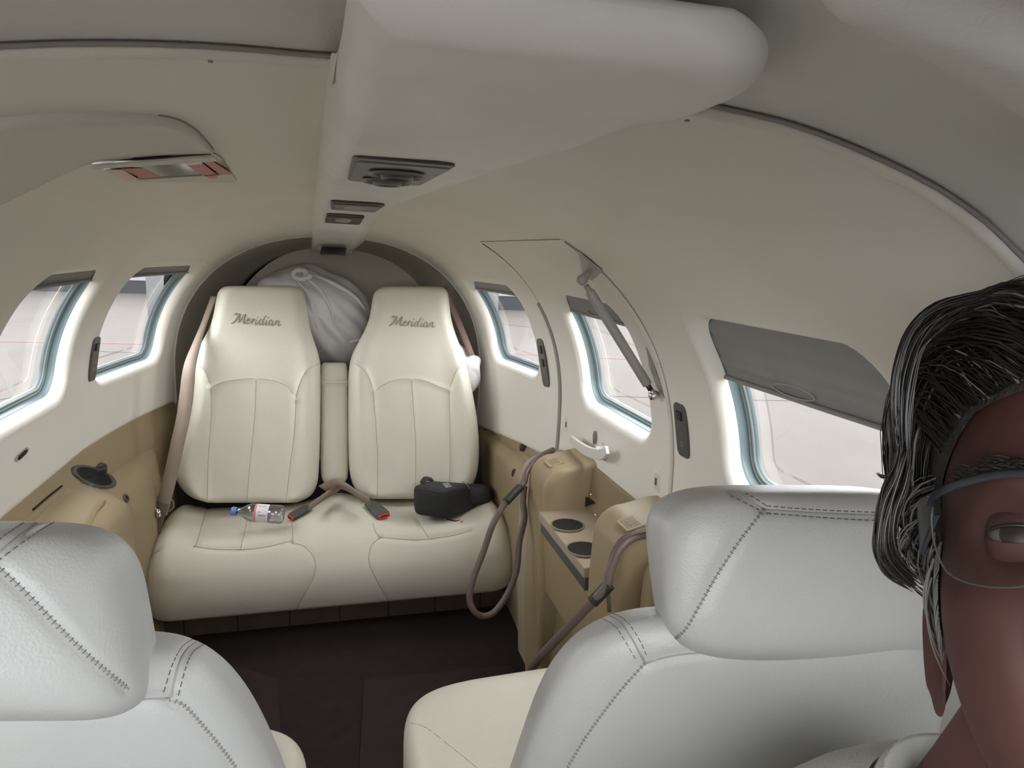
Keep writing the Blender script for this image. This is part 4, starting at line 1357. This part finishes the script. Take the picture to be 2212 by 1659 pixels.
ribbon([PP(912, 1044, 1.99), PP(920, 1034, 2.02), PP(935, 1037, 2.05)], .008, (0, 1, .3)).build('pull_loop', 'bagcloth', pc_)
ribbon([PP(965, 1126, 1.95), PP(985, 1130, 1.93), PP(998, 1126, 1.95), PP(1010, 1118, 1.99)], .008, (0, .5, 1)).build('strap', 'bagcloth', pc_)
q = PP(997, 1128, 1.925); MB().box(q, (.004, .004, .003)).build('strap_end', 'labelred', pc_)
mb_ = ribbon([PP(998, 1040, 2.05), PP(1008, 1046, 2.03), PP(1015, 1056, 2.02)], .0015, (0, 1, 0)); mb_.build('reflective_strip', 'tag', pc_)

# ------------------------------------------------------------------ white plastic bags behind the seats


def blob(name, pxs, Yc, dy, parent, m='bag', seed=3, n1=60, n2=44, amp=.012):
    """a crumpled bag: outline ring given in pixels at depth Yc, bulging towards the camera and away"""
    ring = cr([at(x, y, 1, Yc) for x, y in pxs], 6, closed=True); N = len(ring); C = sum(ring) / N
    r_ = np.random.default_rng(seed); ks = [(r_.uniform(18, 55, 3), r_.uniform(0, 6)) for _ in range(7)]
    G = []
    for i in range(n2 + 1):
        a = -pi / 2 + pi * i / n2; row = []
        for k in range(N):
            p = C + (ring[k] - C) * max(cos(a), .001) ** .75 + np.array((0, dy * sin(a), 0))
            f = sum(abs(sin(p @ kk + ph)) ** 3 for kk, ph in ks) / 7
            dirn = p - C; dirn /= np.linalg.norm(dirn) + 1e-9
            row.append(p - dirn * amp * f * 2)
        G.append(row)
    return MB().grid(G, cv=True).build(name, m, parent)


bg_e = empty('plastic_bag'); tag(bg_e, 'white translucent plastic sack bulging up between the two rear backrests', 'bag')
blob('sack', [(560, 600), (600, 580), (640, 566), (680, 572), (730, 590), (775, 615), (802, 645), (810, 700), (800, 760), (770, 800), (720, 815), (680, 790), (640, 740), (560, 700), (540, 650)], 2.46, .13, bg_e, amp=.012)
kn = [at(650 + 22 * cos(t) * (1 - t / 14), 592 + 13 * sin(t) * (1 - t / 14), 1, 2.335 + .003 * t) for t in np.linspace(0, 7.5, 26)]
MB().tube(kn, [.006 + .004 * abs(sin(k)) for k in range(len(kn))], 10).build('knot', 'bag', bg_e)
for k, pth in enumerate(([(660, 600), (690, 625), (715, 670), (725, 720)], [(640, 605), (668, 640), (680, 690), (700, 740)], [(672, 592), (720, 612), (765, 640), (790, 670)], [(690, 760), (730, 745), (775, 735), (800, 730)])):
    P = cr([at(x, y, 1, 2.345 if k < 2 else 2.36) for x, y in pth], 5); n_ = len(P)
    MB().tube(P, [.006 * sin(pi * (i + .5) / n_) + .001 for i in range(n_)], 8).build('fold', 'bag', bg_e)
bg2 = empty('plastic_bag'); tag(bg2, 'corner of a white bag poking out beside the right rear backrest', 'bag')
blob('sack', [(985, 740), (1015, 760), (1038, 772), (1040, 800), (1036, 830), (1022, 850), (1000, 850), (980, 800)], 2.28, .05, bg2, seed=5, amp=.008)

# ------------------------------------------------------------------ front seats (backs toward the camera)


def check_proj(P):
    d = np.array(P) - CPOS; z = d @ FW; return (W / 2 + FPX * (d @ CR) / z, H / 2 - FPX * (d @ CU) / z)


def pseat(name, label, head8, back8, cush8, seams):
    e = empty(name); tag(e, label, 'seat')
    hd_ = rbox(head8[0], head8[1], 40, head8[2]).build('headrest', 'cool_lit_leather', e)
    bk = rbox(back8[0], back8[1], 44, back8[2]).build('backrest', 'cool_lit_leather', e)
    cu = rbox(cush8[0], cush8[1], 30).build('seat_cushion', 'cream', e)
    for (which, px, kind) in seams:
        o = {'h': hd_, 'b': bk, 'c': cu}[which]
        if kind == 'seam': seam(o, px, o, .0008, 'seamgrey', .0022, .0045)
        if kind == 'seamx':
            seam(o, px, o, .0008, 'seamgrey', .0026, .005); stitches(o, px, o, cross=True, gap=.0035, L=.001)
        if kind == 'st': stitches(o, px, o)
        if kind == 'fold': seam(o, px, o, .0006, 'seam', .0012, .0035)
    return e, hd_, bk, cu


def P8(a):
    P = [at(x, y, 1, Y) for (x, y, Y) in a]
    for p in P: p[0] = max(-.56, min(.56, p[0]))
    return P


# right seat ---- order (x-,y near,z-),(x-,near,z+),(x-,far,z-),(x-,far,z+),(x+,...)
rh8 = P8([(1440, 1440, .50), (1470, 1075, .53), (1415, 1400, .60), (1350, 1035, .63), (2120, 1440, .45), (2160, 1060, .47), (2060, 1400, .56), (2050, 1035, .58)])
rb8 = P8([(1020, 1960, .60), (1270, 1325, .55), (1010, 1900, .70), (1200, 1285, .66), (2090, 1960, .46), (2130, 1350, .44), (2050, 1900, .54), (2080, 1300, .54)])
rc8 = [(.075, .62, .28), (.075, .62, .425), (.075, .99, .28), (.075, .985, .425), (.50, .62, .28), (.50, .62, .44), (.50, .99, .28), (.50, .985, .44)]
seamsRS = [('h', [(1650, 1101), (1600, 1165), (1550, 1240), (1510, 1310), (1480, 1360), (1452, 1384)], 'seamx'),
           ('h', [(1650, 1101), (1720, 1106), (1800, 1110), (1880, 1113), (1960, 1116)], 'seam'), ('h', [(1655, 1093), (1720, 1098), (1800, 1103), (1900, 1107)], 'st'), ('h', [(1655, 1109), (1720, 1114), (1800, 1120), (1900, 1125)], 'st'),
           ('h', [(1650, 1101), (1625, 1085), (1600, 1070), (1575, 1062)], 'seam'), ('h', [(1640, 1102), (1610, 1087), (1570, 1068)], 'st'), ('h', [(1655, 1092), (1630, 1076), (1605, 1064)], 'st'),
           ('b', [(1294, 1322), (1335, 1340), (1365, 1380), (1392, 1432)], 'seam'), ('b', [(1288, 1332), (1325, 1350), (1352, 1388), (1378, 1434)], 'st'), ('b', [(1304, 1320), (1346, 1336), (1378, 1376), (1402, 1428)], 'st'),
           ('b', [(1394, 1434), (1430, 1422), (1480, 1413), (1560, 1408)], 'seam'), ('b', [(1392, 1434), (1350, 1480), (1310, 1530), (1260, 1600), (1222, 1665)], 'seamx'),
           ('c', [(888, 1562), (920, 1572), (970, 1610), (1032, 1660)], 'fold')]
rs, rhd, rbk, rcu = pseat('club_seat', 'cream leather seat on the right, cool light put into its back, full headrest in front of the shaded window', (rh8, 4.2, None), (rb8, 4.0, None), (rc8, 5.0), seamsRS)
# left seat
lh8 = P8([(-330, 1560, .42), (-330, 1150, .45), (-330, 1560, .54), (-330, 1110, .55), (310, 1575, .50), (175, 1165, .52), (385, 1525, .62), (325, 1115, .63)])
lb8 = P8([(-350, 2000, .50), (-350, 1480, .48), (-350, 2000, .62), (-350, 1440, .60), (760, 2100, .62), (455, 1410, .56), (765, 2000, .74), (505, 1300, .67)])
lc8 = [(-.50, .62, .28), (-.50, .62, .43), (-.50, .99, .28), (-.50, .985, .43), (-.055, .62, .28), (-.055, .62, .42), (-.055, .95, .28), (-.055, .945, .42)]
seamsLS = [('h', [(-20, 1212), (0, 1229), (60, 1285), (130, 1358), (200, 1425), (278, 1489)], 'seamx'),
           ('h', [(-10, 1200), (40, 1160), (95, 1120), (150, 1110)], 'seam'), ('h', [(-20, 1180), (30, 1143), (80, 1115), (120, 1107)], 'st'), ('h', [(-10, 1216), (50, 1172), (110, 1132), (165, 1116)], 'st'),
           ('b', [(434, 1382), (405, 1402), (385, 1440), (368, 1508)], 'seam'), ('b', [(422, 1378), (395, 1396), (372, 1436), (350, 1506)], 'st'), ('b', [(448, 1388), (418, 1408), (400, 1446), (382, 1514)], 'st'),
           ('b', [(275, 1514), (320, 1510), (366, 1510)], 'seam'), ('b', [(368, 1511), (400, 1526), (440, 1570), (480, 1618), (512, 1662)], 'seamx')]
ls, lhd, lbk, lcu = pseat('club_seat', 'cream leather seat at the lower left, cool light put into its back, its headrest cut off by the frame', (lh8, 4.2, None), (lb8, 4.0, None), (lc8, 5.0), seamsLS)
for s_, nm_ in ((rs, 'r'), (ls, 'l')):
    x0 = .30 if nm_ == 'r' else -.29
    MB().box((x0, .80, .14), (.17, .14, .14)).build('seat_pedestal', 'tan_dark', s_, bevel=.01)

# ------------------------------------------------------------------ the man
exec_person = True
per = empty('person'); tag(per, 'man with wet dark grey-streaked hair and glasses leaning in at the right edge', 'person')
EYE_R = at_depth(2205, 1158, .300)             # the eye nearest the frame
toC = CPOS - EYE_R; toC /= np.linalg.norm(toC)
# head frame
rollH = radians(3)
F0_ = toC * .85 - FW * .15; F0_ /= np.linalg.norm(F0_)
_u = CU - F0_ * (CU @ F0_); _u /= np.linalg.norm(_u); _rr = np.cross(F0_, _u); _rr = _rr if _rr @ CR > 0 else -_rr
Rr = _rr * cos(rollH) + _u * sin(rollH); Uu = -_rr * sin(rollH) + _u * cos(rollH)
# pitch back by 14 deg and turn a little
pb_ = radians(9)
Fh = F0_ * cos(pb_) + Uu * sin(pb_); Uh = Uu * cos(pb_) - F0_ * sin(pb_)
tn = radians(-14)
Fh2 = Fh * cos(tn) + Rr * sin(tn); Rh = Rr * cos(tn) - Fh * sin(tn); Fh = Fh2
HC = EYE_R + Rh * .032 - Fh * .078             # head centre, at eye height


def Hd(x, y, z): return HC + Rh * x + Fh * y + Uh * z       # x image-right, y face forward, z up


def g3(p, c, s): return exp(-sum(((p[i] - c[i]) / s[i]) ** 2 for i in range(3)))


def head_pt(th, ph):
    """th azimuth (0 = face), ph elevation"""
    dx, dy, dz = sin(th) * cos(ph), cos(th) * cos(ph), sin(ph)
    a = .076; b = .096 if dy > 0 else .104; c = .116 if dz > 0 else .136
    n = 2.25 + .85 * max(0, min(1, -dz / .5))
    r = 1 / ((abs(dx) / a) ** n + (abs(dy) / b) ** n + (abs(dz) / c) ** n) ** (1 / n)
    p = np.array((dx, dy, dz)) * r
    x, y, z = p; ax_ = abs(x)
    # jaw narrowing
    if z < -.02:
        k = min(1, (-z - .02) / .11); x *= 1 - .13 * k ** 1.5
        if y < .02: y += .05 * k * (1 if y < -.02 else .5)
    q = (ax_, y, z); out = 0
    if y > -.01:
        f = 0
        f += .007 * g3(q, (.030, .09, .022), (.030, .05, .010))     # brow
        f -= .016 * g3(q, (.032, .088, -.002), (.016, .05, .011))   # socket
        f += .004 * g3(q, (.048, .07, -.030), (.022, .05, .016))    # cheek bone
        f -= .003 * g3(q, (.066, .05, .015), (.014, .05, .03))      # temple
        f += .024 * g3(q, (.0, .10, -.038), (.011, .06, .013))
        f += .014 * g3(q, (.0, .10, -.015), (.007, .06, .024))
        f += .008 * g3(q, (.012, .10, -.042), (.008, .06, .008))
        f += .006 * g3(q, (.0, .09, -.070), (.022, .05, .008))
        f -= .004 * g3(q, (.0, .09, -.0755), (.020, .05, .0025))
        f += .004 * g3(q, (.0, .09, -.082), (.018, .05, .006))
        f += .008 * g3(q, (.0, .09, -.112), (.020, .05, .012))
        f -= .003 * g3(q, (.030, .08, -.058), (.006, .05, .018))
        y += f
    if z < -.06 and y < -.02: pass
    return np.array((x, y, z))


NT, NP_ = 180, 130
G = []
for j in range(NP_ + 1):
    ph = -pi / 2 * .999 + pi * .999 * j / NP_
    G.append([Hd(*head_pt(2 * pi * i / NT, ph)) for i in range(NT)])
mbH = MB().grid(G, cv=True)
# neck
nk = []
for t in np.linspace(0, 1, 10):
    c = HC + Uh * (-.075) - Fh * .022; c = c * (1 - t) + (HC + np.array((0.015, .03, -.24))) * t
    nk.append([c + Rh * (.055 + .010 * t * t) * cos(a) + np.array((0, 1, 0)) * (.058 + .012 * t) * sin(a) for a in np.linspace(0, 2 * pi, 41)[:-1]])
mbH.grid(nk, cv=True)


# ears as curved shells
def ear(mb, side):
    tl = radians(33); att = np.array((side * .0785, .006, -.052))
    back = np.array((side * sin(tl), -cos(tl), 0)); outn = np.array((side * cos(tl), sin(tl), 0)); upv = np.array((0, -.12, 1.0))
    sheets = []
    for lay in (0, 1):
        G = []
        for s_ in (.02, .25, .42, .55, .68, .80, .90, .97, 1.0):
            row = []
            for t in np.linspace(0, 2 * pi, 41)[:-1]:
                wv = .0165 * (1 + .22 * sin(t)); hv = .033
                ct, st_ = cos(t), sin(t); a_ = .0165 + wv * s_ * (abs(ct) ** .72) * (1 if ct > 0 else -.9); b_ = hv * s_ * (abs(st_) ** .85) * (1 if st_ > 0 else -1)
                rel = -.0055 * exp(-(s_ / .5) ** 2) + .0035 * exp(-((s_ - .88) / .12) ** 2) * (1 if sin(t) > -.6 else .4) + .0015 * exp(-((s_ - .58) / .08) ** 2) * (cos(t) > -.2)
                p = att + back * a_ + upv * b_ + outn * (rel if lay == 0 else rel - .0032 * (1 - s_ ** 6))
                row.append(Hd(*p))
            G.append(row)
        mb.grid(G, cv=True, flip=bool(lay))


ear(mbH, -1); ear(mbH, 1)
body = mbH.build('body', 'skin', per)
rm = body.modifiers.new('sub', 'SUBSURF'); rm.levels = 1; rm.render_levels = 1
# eyes
for sx in (-1, 1):
    c = (sx * .032, .0755, -.001)
    G = [[Hd(c[0] + .0125 * sin(a) * cos(b_), c[1] + .0125 * cos(a), c[2] + .0125 * sin(a) * sin(b_)) for b_ in np.linspace(0, 2 * pi, 29)[:-1]] for a in np.linspace(.01, 1.7, 12)]
    ey = MB().grid(G, cv=True).build('eyeball', 'eye', body)
    lk = (-.15 if sx < 0 else -.2)
    G = [[Hd(c[0] + .0130 * (sin(a) * cos(b_)), c[1] + .0130 * cos(a), c[2] + .0130 * sin(a) * sin(b_)) for b_ in np.linspace(0, 2 * pi, 25)[:-1]] for a in np.linspace(.01, .5, 6)]
    MB().grid(G, cv=True).build('iris', 'iris', body)
    # lids
    for up_, op in ((1, .30), (-1, .26)):
        G = []
        for a in np.linspace(-1.25, 1.25, 17):
            row = []
            for e_ in np.linspace(op * max(0, cos(a * 1.35)) ** .8, 1.25, 7):
                rr_ = .0137; row.append(Hd(c[0] + rr_ * sin(a) * cos(e_ * .8), c[1] + rr_ * cos(a) * cos(e_), c[2] + up_ * rr_ * sin(e_)))
            G.append(row)
        MB().grid(G).build('eyelid', 'skin', body)
    L = [Hd(c[0] + .0139 * sin(a) * cos(.24 * max(0, cos(a * 1.35))), c[1] + .0139 * cos(a), c[2] + .0139 * sin(.30 * max(0, cos(a * 1.35)) ** .8)) for a in np.linspace(-1.15, 1.15, 15)]
    MB().tube(L, [.0003 + .0006 * sin(pi * (k + .5) / 15) for k in range(15)], 5).build('upper_lash_line', 'hair', body)
    # brow hairs
    mb = MB()
    for k in range(110):
        u = random.random(); xx = sx * (.014 + .038 * u); zz = .0225 + .006 * sin(pi * min(1, u * 1.1)) + random.uniform(-.0035, .0035)
        best = head_pt(math.atan2(xx, .094), math.asin(min(.9, zz / .1)))
        p = np.array((xx, best[1] + .0005, zz)); q = p + np.array((sx * random.uniform(.004, .008), random.uniform(-.001, .002), random.uniform(-.001, .003)))
        mb.tube([Hd(*p), Hd(*((p + q) / 2 + np.array((0, .0012, .0005)))), Hd(*q)], [.00035, .0003, .0001], 3, caps=False)
    tag(mb.build('eyebrow', 'hair', body), kind='stuff')

# hair: scalp cap plus many clumped strands
G = []
for j in range(40):
    row = []
    for i in range(72):
        th = 2 * pi * i / 72; afr = abs((th + pi) % (2 * pi) - pi)          # 0 at the face
        low = np.interp(afr, [0, .6, 1.05, 1.35, 1.8, 2.4, pi], [.68, .62, .30, -.02, -.15, -.45, -.55])
        ph = low + (pi / 2 - low) * j / 39
        p = head_pt(th, ph); k = 1.012 + .03 * min(1, j / 4) + .09 * min(1, j / 16)
        row.append(Hd(p[0] * k, p[1] * k, p[2] * k))
    G.append(row)
MB().grid(G, cv=True).build('hair_base', 'scalp', per)


def surf_off(th, ph, off):
    p = head_pt(th, ph); L = np.linalg.norm(p); return p * (1 + off / L)


def strand(side, u0, v0, lift, jit):
    """from the hairline over the crown and down the side; returns world path"""
    pts = []
    # start at front hairline (azimuth a0), end behind the ear low
    a0 = side * (.10 + .75 * u0); e0 = np.interp(abs(a0), [0, .6, 1.05], [.70, .62, .34]) + (random.random() ** 2) * .7
    a1 = side * (1.35 + .85 * v0); e1 = -.30 + .18 * random.random() - .25 * v0
    mid = max(e0, e1) + .30 + .35 * (1 - v0) * random.random()
    n = 12
    for i in range(n + 1):
        t = i / n; a = a0 * (1 - t) ** 1.1 + a1 * (1 - (1 - t) ** 1.1)
        e = e0 * (1 - t) ** 2 + 2 * t * (1 - t) * (mid + .15) + e1 * t * t
        off = .005 + 1.2 * lift * sin(pi * min(1, t * 1.05)) ** .6 + jit * sin(7 * t + u0 * 9)
        pts.append(Hd(*surf_off(a, min(1.45, e), off)))
    return pts


mb1, mb2 = MB(), MB()
for k in range(900):
    side = -1 if random.random() < .78 else 1
    u0, v0 = random.random() ** 1.2, random.random(); lift = random.uniform(.004, .027); ji = random.uniform(0, .0018)
    S_ = strand(side, u0, v0, lift, ji); n_ = len(S_); r0 = random.choice((.0003, .0004, .0005, .0008))
    tgt = mb2 if random.random() < .10 else mb1
    tgt.tube(S_, [r0 * min(1, (n_ - i) / 4) for i in range(n_)], 4, caps=False)
# side hair over and behind the ear, bulging outward, greyer toward the sideburn
for k in range(260):
    v = random.random(); a0 = -(.95 + .55 * random.random()); e0 = .40 - .55 * v + random.uniform(-.05, .05)
    lift = random.uniform(.004, .018) * (1 if e0 > .12 else .25); pts = []; fly = .002 * (random.random() < .5)
    a1 = a0 - random.uniform(.15, .6); e1 = e0 - random.uniform(.25, .5)
    for i in range(9):
        t = i / 8; off = .004 + lift * sin(pi * t) ** .8 + fly * t
        pts.append(Hd(*surf_off(a0 + (a1 - a0) * t, max(-.80, e0 + (e1 - e0) * t), off)))
    r0 = random.uniform(.0003, .0007); tgt = mb2 if random.random() < .55 else mb1
    tgt.tube(pts, [r0 * min(1, (9 - i) / 3) for i in range(9)], 4, caps=False)
# curled locks that make the outline on the left
LK = [([(2110, 640), (2020, 665), (1960, 720), (1930, 800), (1924, 880), (1932, 950)], .35), ([(2080, 660), (1990, 710), (1950, 790), (1938, 880), (1945, 970)], .345), ([(2060, 690), (1990, 750), (1965, 830), (1955, 920), (1958, 1010)], .34),
      ([(1945, 960), (1935, 1010), (1912, 1060), (1900, 1120), (1899, 1180), (1920, 1225), (1965, 1255)], .345), ([(1955, 980), (1942, 1030), (1922, 1080), (1910, 1140), (1912, 1190), (1938, 1232), (1975, 1262)], .342),
      ([(1965, 1010), (1950, 1060), (1930, 1110), (1922, 1160), (1932, 1205), (1960, 1240)], .34), ([(1940, 960), (1936, 1000), (1920, 1026), (1905, 1029), (1896, 1022)], .345), ([(1945, 880), (1935, 930), (1940, 980), (1928, 1012)], .348),
      ([(1930, 860), (1920, 900), (1921, 950), (1930, 985)], .35)]
for base, dp in LK:
    for k in range(34):
        jx, jy, jd = (abs(random.gauss(0, 24)) if base[0][1] < 700 else random.gauss(0, 6)), random.gauss(0, 8), random.gauss(0, .006)
        if len(base) < 6: jx *= .25; jy *= .25
        P = cr([at_depth(x + jx * (.4 + .6 * sin(pi * i / len(base))) + random.gauss(0, 1.2), y + jy, dp + jd) for i, (x, y) in enumerate(base)], 4)
        n_ = len(P); r0 = random.uniform(.0002, .0006) if len(base) < 6 else random.uniform(.0003, .0008)
        if len(base) < 6 and k > 7: continue
        mb1.tube(P, [r0 * min(1, .4 + i / 5, (n_ - i) / 4) for i in range(n_)], 4, caps=False)
tag(mb1.build('hair', 'hair', per, fix=False), kind='stuff'); tag(mb2.build('grey_hair', 'hairgrey', per, fix=False), kind='stuff')
# sideburn
mb = MB()
for k in range(850):
    u = random.random(); xx = -.0735; th = -(.96 + .46 * random.random()); ph = .02 - .50 * u
    p = surf_off(th, ph, .0012); q = surf_off(th - .02, ph - .10, .0035)
    mb.tube([Hd(*p), Hd(*((p + q) / 2 * 1.004)), Hd(*q)], [.0004, .00035, .0001], 3, caps=False)
tag(mb.build('sideburn', 'hairgrey', per, fix=False), kind='stuff')

# glasses
gl = empty('eyeglasses', parent=per); gl['label'] = 'dark half-rim eyeglasses'
fr = MB()
for sx in (-1, 1):
    T = [(sx * .070, .068, .012), (sx * .064, .080, .017), (sx * .050, .092, .021), (sx * .030, .099, .023), (sx * .012, .103, .020)]
    if sx < 0: Tl = T
    fr.tube([Hd(*p) for p in cr(T, 6)], .0014, 8, flat=1.6)
fr.tube([Hd(*p) for p in cr([(-.012, .103, .020), (0, .105, .019), (.012, .103, .020)], 5)], .0014, 8)
fr.build('top_bar', 'glassframe', gl)
for sx in (-1, 1):
    # broad temple hinge and arm
    G = []
    for (x, y, z, hh) in ((.062, .082, .012, .004), (.070, .071, .008, .0105), (.0755, .058, .005, .0125), (.078, .040, .004, .0060), (.0795, .010, .003, .0035), (.080, -.02, .000, .003), (.079, -.035, -.015, .003)):
        G.append([Hd(sx * (x + .0012), y, z + hh), Hd(sx * (x - .0012), y, z + hh), Hd(sx * (x - .0012), y, z - hh), Hd(sx * (x + .0012), y, z - hh)])
    MB().grid(G, cv=True).build('temple_arm', 'glassframe', gl, bevel=.0006)
    # lens
    LO = [(.0125, .020), (.030, .0225), (.050, .0205), (.062, .014), (.064, -.002), (.058, -.018), (.042, -.0235), (.024, -.021), (.013, -.008)]
    LO = cr([(sx * a, b_) for a, b_ in LO], 5, closed=True); G = []
    cx, cz = sx * .038, 0
    for t in (1.0, .7, .4, .02):
        row = []
        for a, b_ in LO:
            X, Z = cx + (a - cx) * t, cz + (b_ - cz) * t; Yl = .104 - 5.2 * (abs(X) - .008) ** 2 * 1.2 - .000; row.append(Hd(X, Yl, Z))
        G.append(row)
    MB().grid(G, cv=True).build('lens', 'lens', gl)
    MB().tube([Hd(a, .104 - 5.2 * (abs(a) - .008) ** 2 * 1.2, b_) for a, b_ in LO if b_ < .014], .0005, 5).build('lens_edge', 'dkgrey', gl)

# shirt: shoulders, upper torso and collar
sh_top = HC + np.array((.01, .03, -.175))
SHX = at_depth(1600, 1672, .45)
rows = []
NS = 48
secs = [(-.150, .062, .066, .0), (-.165, .080, .085, .01), (-.195, .120, .100, .02), (-.225, .165, .112, .025), (-.260, .190, .120, .03), (-.32, .20, .125, .03), (-.42, .20, .125, .03), (-.60, .19, .12, .03)]
for dz, rx, ry, dy in secs:
    c = HC + np.array((.02 + .0, .035 + dy, dz)); row = []
    for k in range(NS):
        a = 2 * pi * k / NS; cx_, sy_ = cos(a), sin(a)
        row.append(c + np.array((rx * (abs(cx_) ** .8) * (1 if cx_ > 0 else -1), ry * (abs(sy_) ** .9) * (1 if sy_ > 0 else -1), -.02 * abs(cx_) ** 2 * (rx > .1))))
    rows.append(row)
mb = MB().grid(rows, cv=True)
for _i in range(len(mb.v)): mb.v[_i] = (min(mb.v[_i][0] - .025, .53), mb.v[_i][1], mb.v[_i][2] - .028)
shirt = mb.build('shirt', 'shirt', per); shirt.modifiers.new('sub', 'SUBSURF').render_levels = 1
# collar
rows = []
for (dz, k, kk) in ((-.170, 1.0, 0), (-.150, .99, 0), (-.146, 1.02, 0), (-.152, 1.08, 0), (-.185, 1.25, 0)):
    c = HC + np.array((.0, .035, dz - .032)); rows.append([c + np.array((.060 * k * cos(a), .064 * k * sin(a), .010 * sin(a))) for a in np.linspace(0, 2 * pi, 49)[:-1]])
MB().grid(rows, cv=True).build('collar', 'shirt', shirt)

# ------------------------------------------------------------------ outside
GZ = -.95
gr = MB().add([(-90, -90, GZ), (90, -90, GZ), (90, 90, GZ), (-90, 90, GZ)], [(0, 1, 2, 3)]).build('ground', 'concrete'); tag(gr, kind='structure')


def strip(name, m, p, q, w, z=.004, parent=None):
    p, q = np.array(p, float), np.array(q, float); d = (q - p); d /= np.linalg.norm(d); s_ = np.array((-d[1], d[0], 0)) * w / 2
    P = [p + s_, p - s_, q - s_, q + s_]; P = [np.array((a[0], a[1], GZ + z)) for a in P]
    return MB().add(P, [(0, 1, 2, 3)]).build(name, m, parent, smooth=False)


def long_(a, b_, k0=-3, k1=4):
    a, b_ = np.array(a), np.array(b_); d = b_ - a; return a + d * k0, b_ + d * k1


a, b_ = at(1080, 762, 2, GZ), at(1372, 776, 2, GZ)
a, b_ = long_(a, b_, -2, 3); tag(strip('painted_line', 'redline', a, b_, .22), 'red painted line on the concrete beyond the right windows', 'line')
a, b_ = at(0, 737, 2, GZ), at(300, 742, 2, GZ)
a, b_ = long_(a, b_, -2, 2); tag(strip('painted_line', 'redline', a, b_, .22), 'red painted line on the concrete beyond the left windows', 'line')
for (p, q, w) in (((1265, 700), (1380, 750), .07), ((1600, 864), (1760, 866), .045), ((1300, 855), (1390, 858), .05), ((1600, 815), (1920, 915), .06), ((20, 860), (90, 850), .05), ((1080, 700), (1140, 706), .09), ((240, 760), (330, 764), .06)):
    a, b_ = long_(at(*p, 2, GZ), at(*q, 2, GZ), -1, 1); strip('pavement_joint', 'joint', a, b_, w, parent=gr)
sl_ = MB().add([at(1600, 815, 2, GZ + .003) * 2 - at(1920, 915, 2, GZ + .003), at(1920, 915, 2, GZ + .003) * 2 - at(1600, 815, 2, GZ + .003), (30, 2, GZ + .003), (30, 12, GZ + .003)], [(0, 1, 2, 3)])
sl_.build('newer_slab', 'concrete2', gr, smooth=False)
# distant buildings with pale walls and a dark base on both sides
for k, (p, q, lab) in enumerate((((1010, 668), (1180, 672), 'long pale building with a dark base seen through the aft right window'), ((60, 628), (360, 636), 'long pale building with a dark base seen through the left windows'))):
    e = empty('hangar'); tag(e, lab, 'building')
    a, b_ = at(*p, 2, GZ), at(*q, 2, GZ); a, b_ = long_(a, b_, -.9, .9)
    d = b_ - a; Lb = np.linalg.norm(d); d /= Lb; nrm = np.array((-d[1], d[0], 0)); mid_ = (a + b_) / 2
    if nrm @ (mid_ - CPOS) < 0: nrm = -nrm
    c = mid_ + nrm * 3
    MB().box(c + np.array((0, 0, .25)), (Lb / 2, 3, .26), (d, nrm, np.array((0, 0, 1.)))).build('dark_base', 'fardark', e, smooth=False)
    MB().box(c + np.array((0, 0, 2.3)), (Lb / 2, 3.02, 1.80), (d, nrm, np.array((0, 0, 1.)))).build('pale_wall', 'whitepaint', e, smooth=False)
    MB().box(c + np.array((0, 0, 4.3)), (Lb / 2 + .3, 3.3, .14), (d, nrm, np.array((0, 0, 1.)))).build('roof', 'fardark', e, smooth=False)
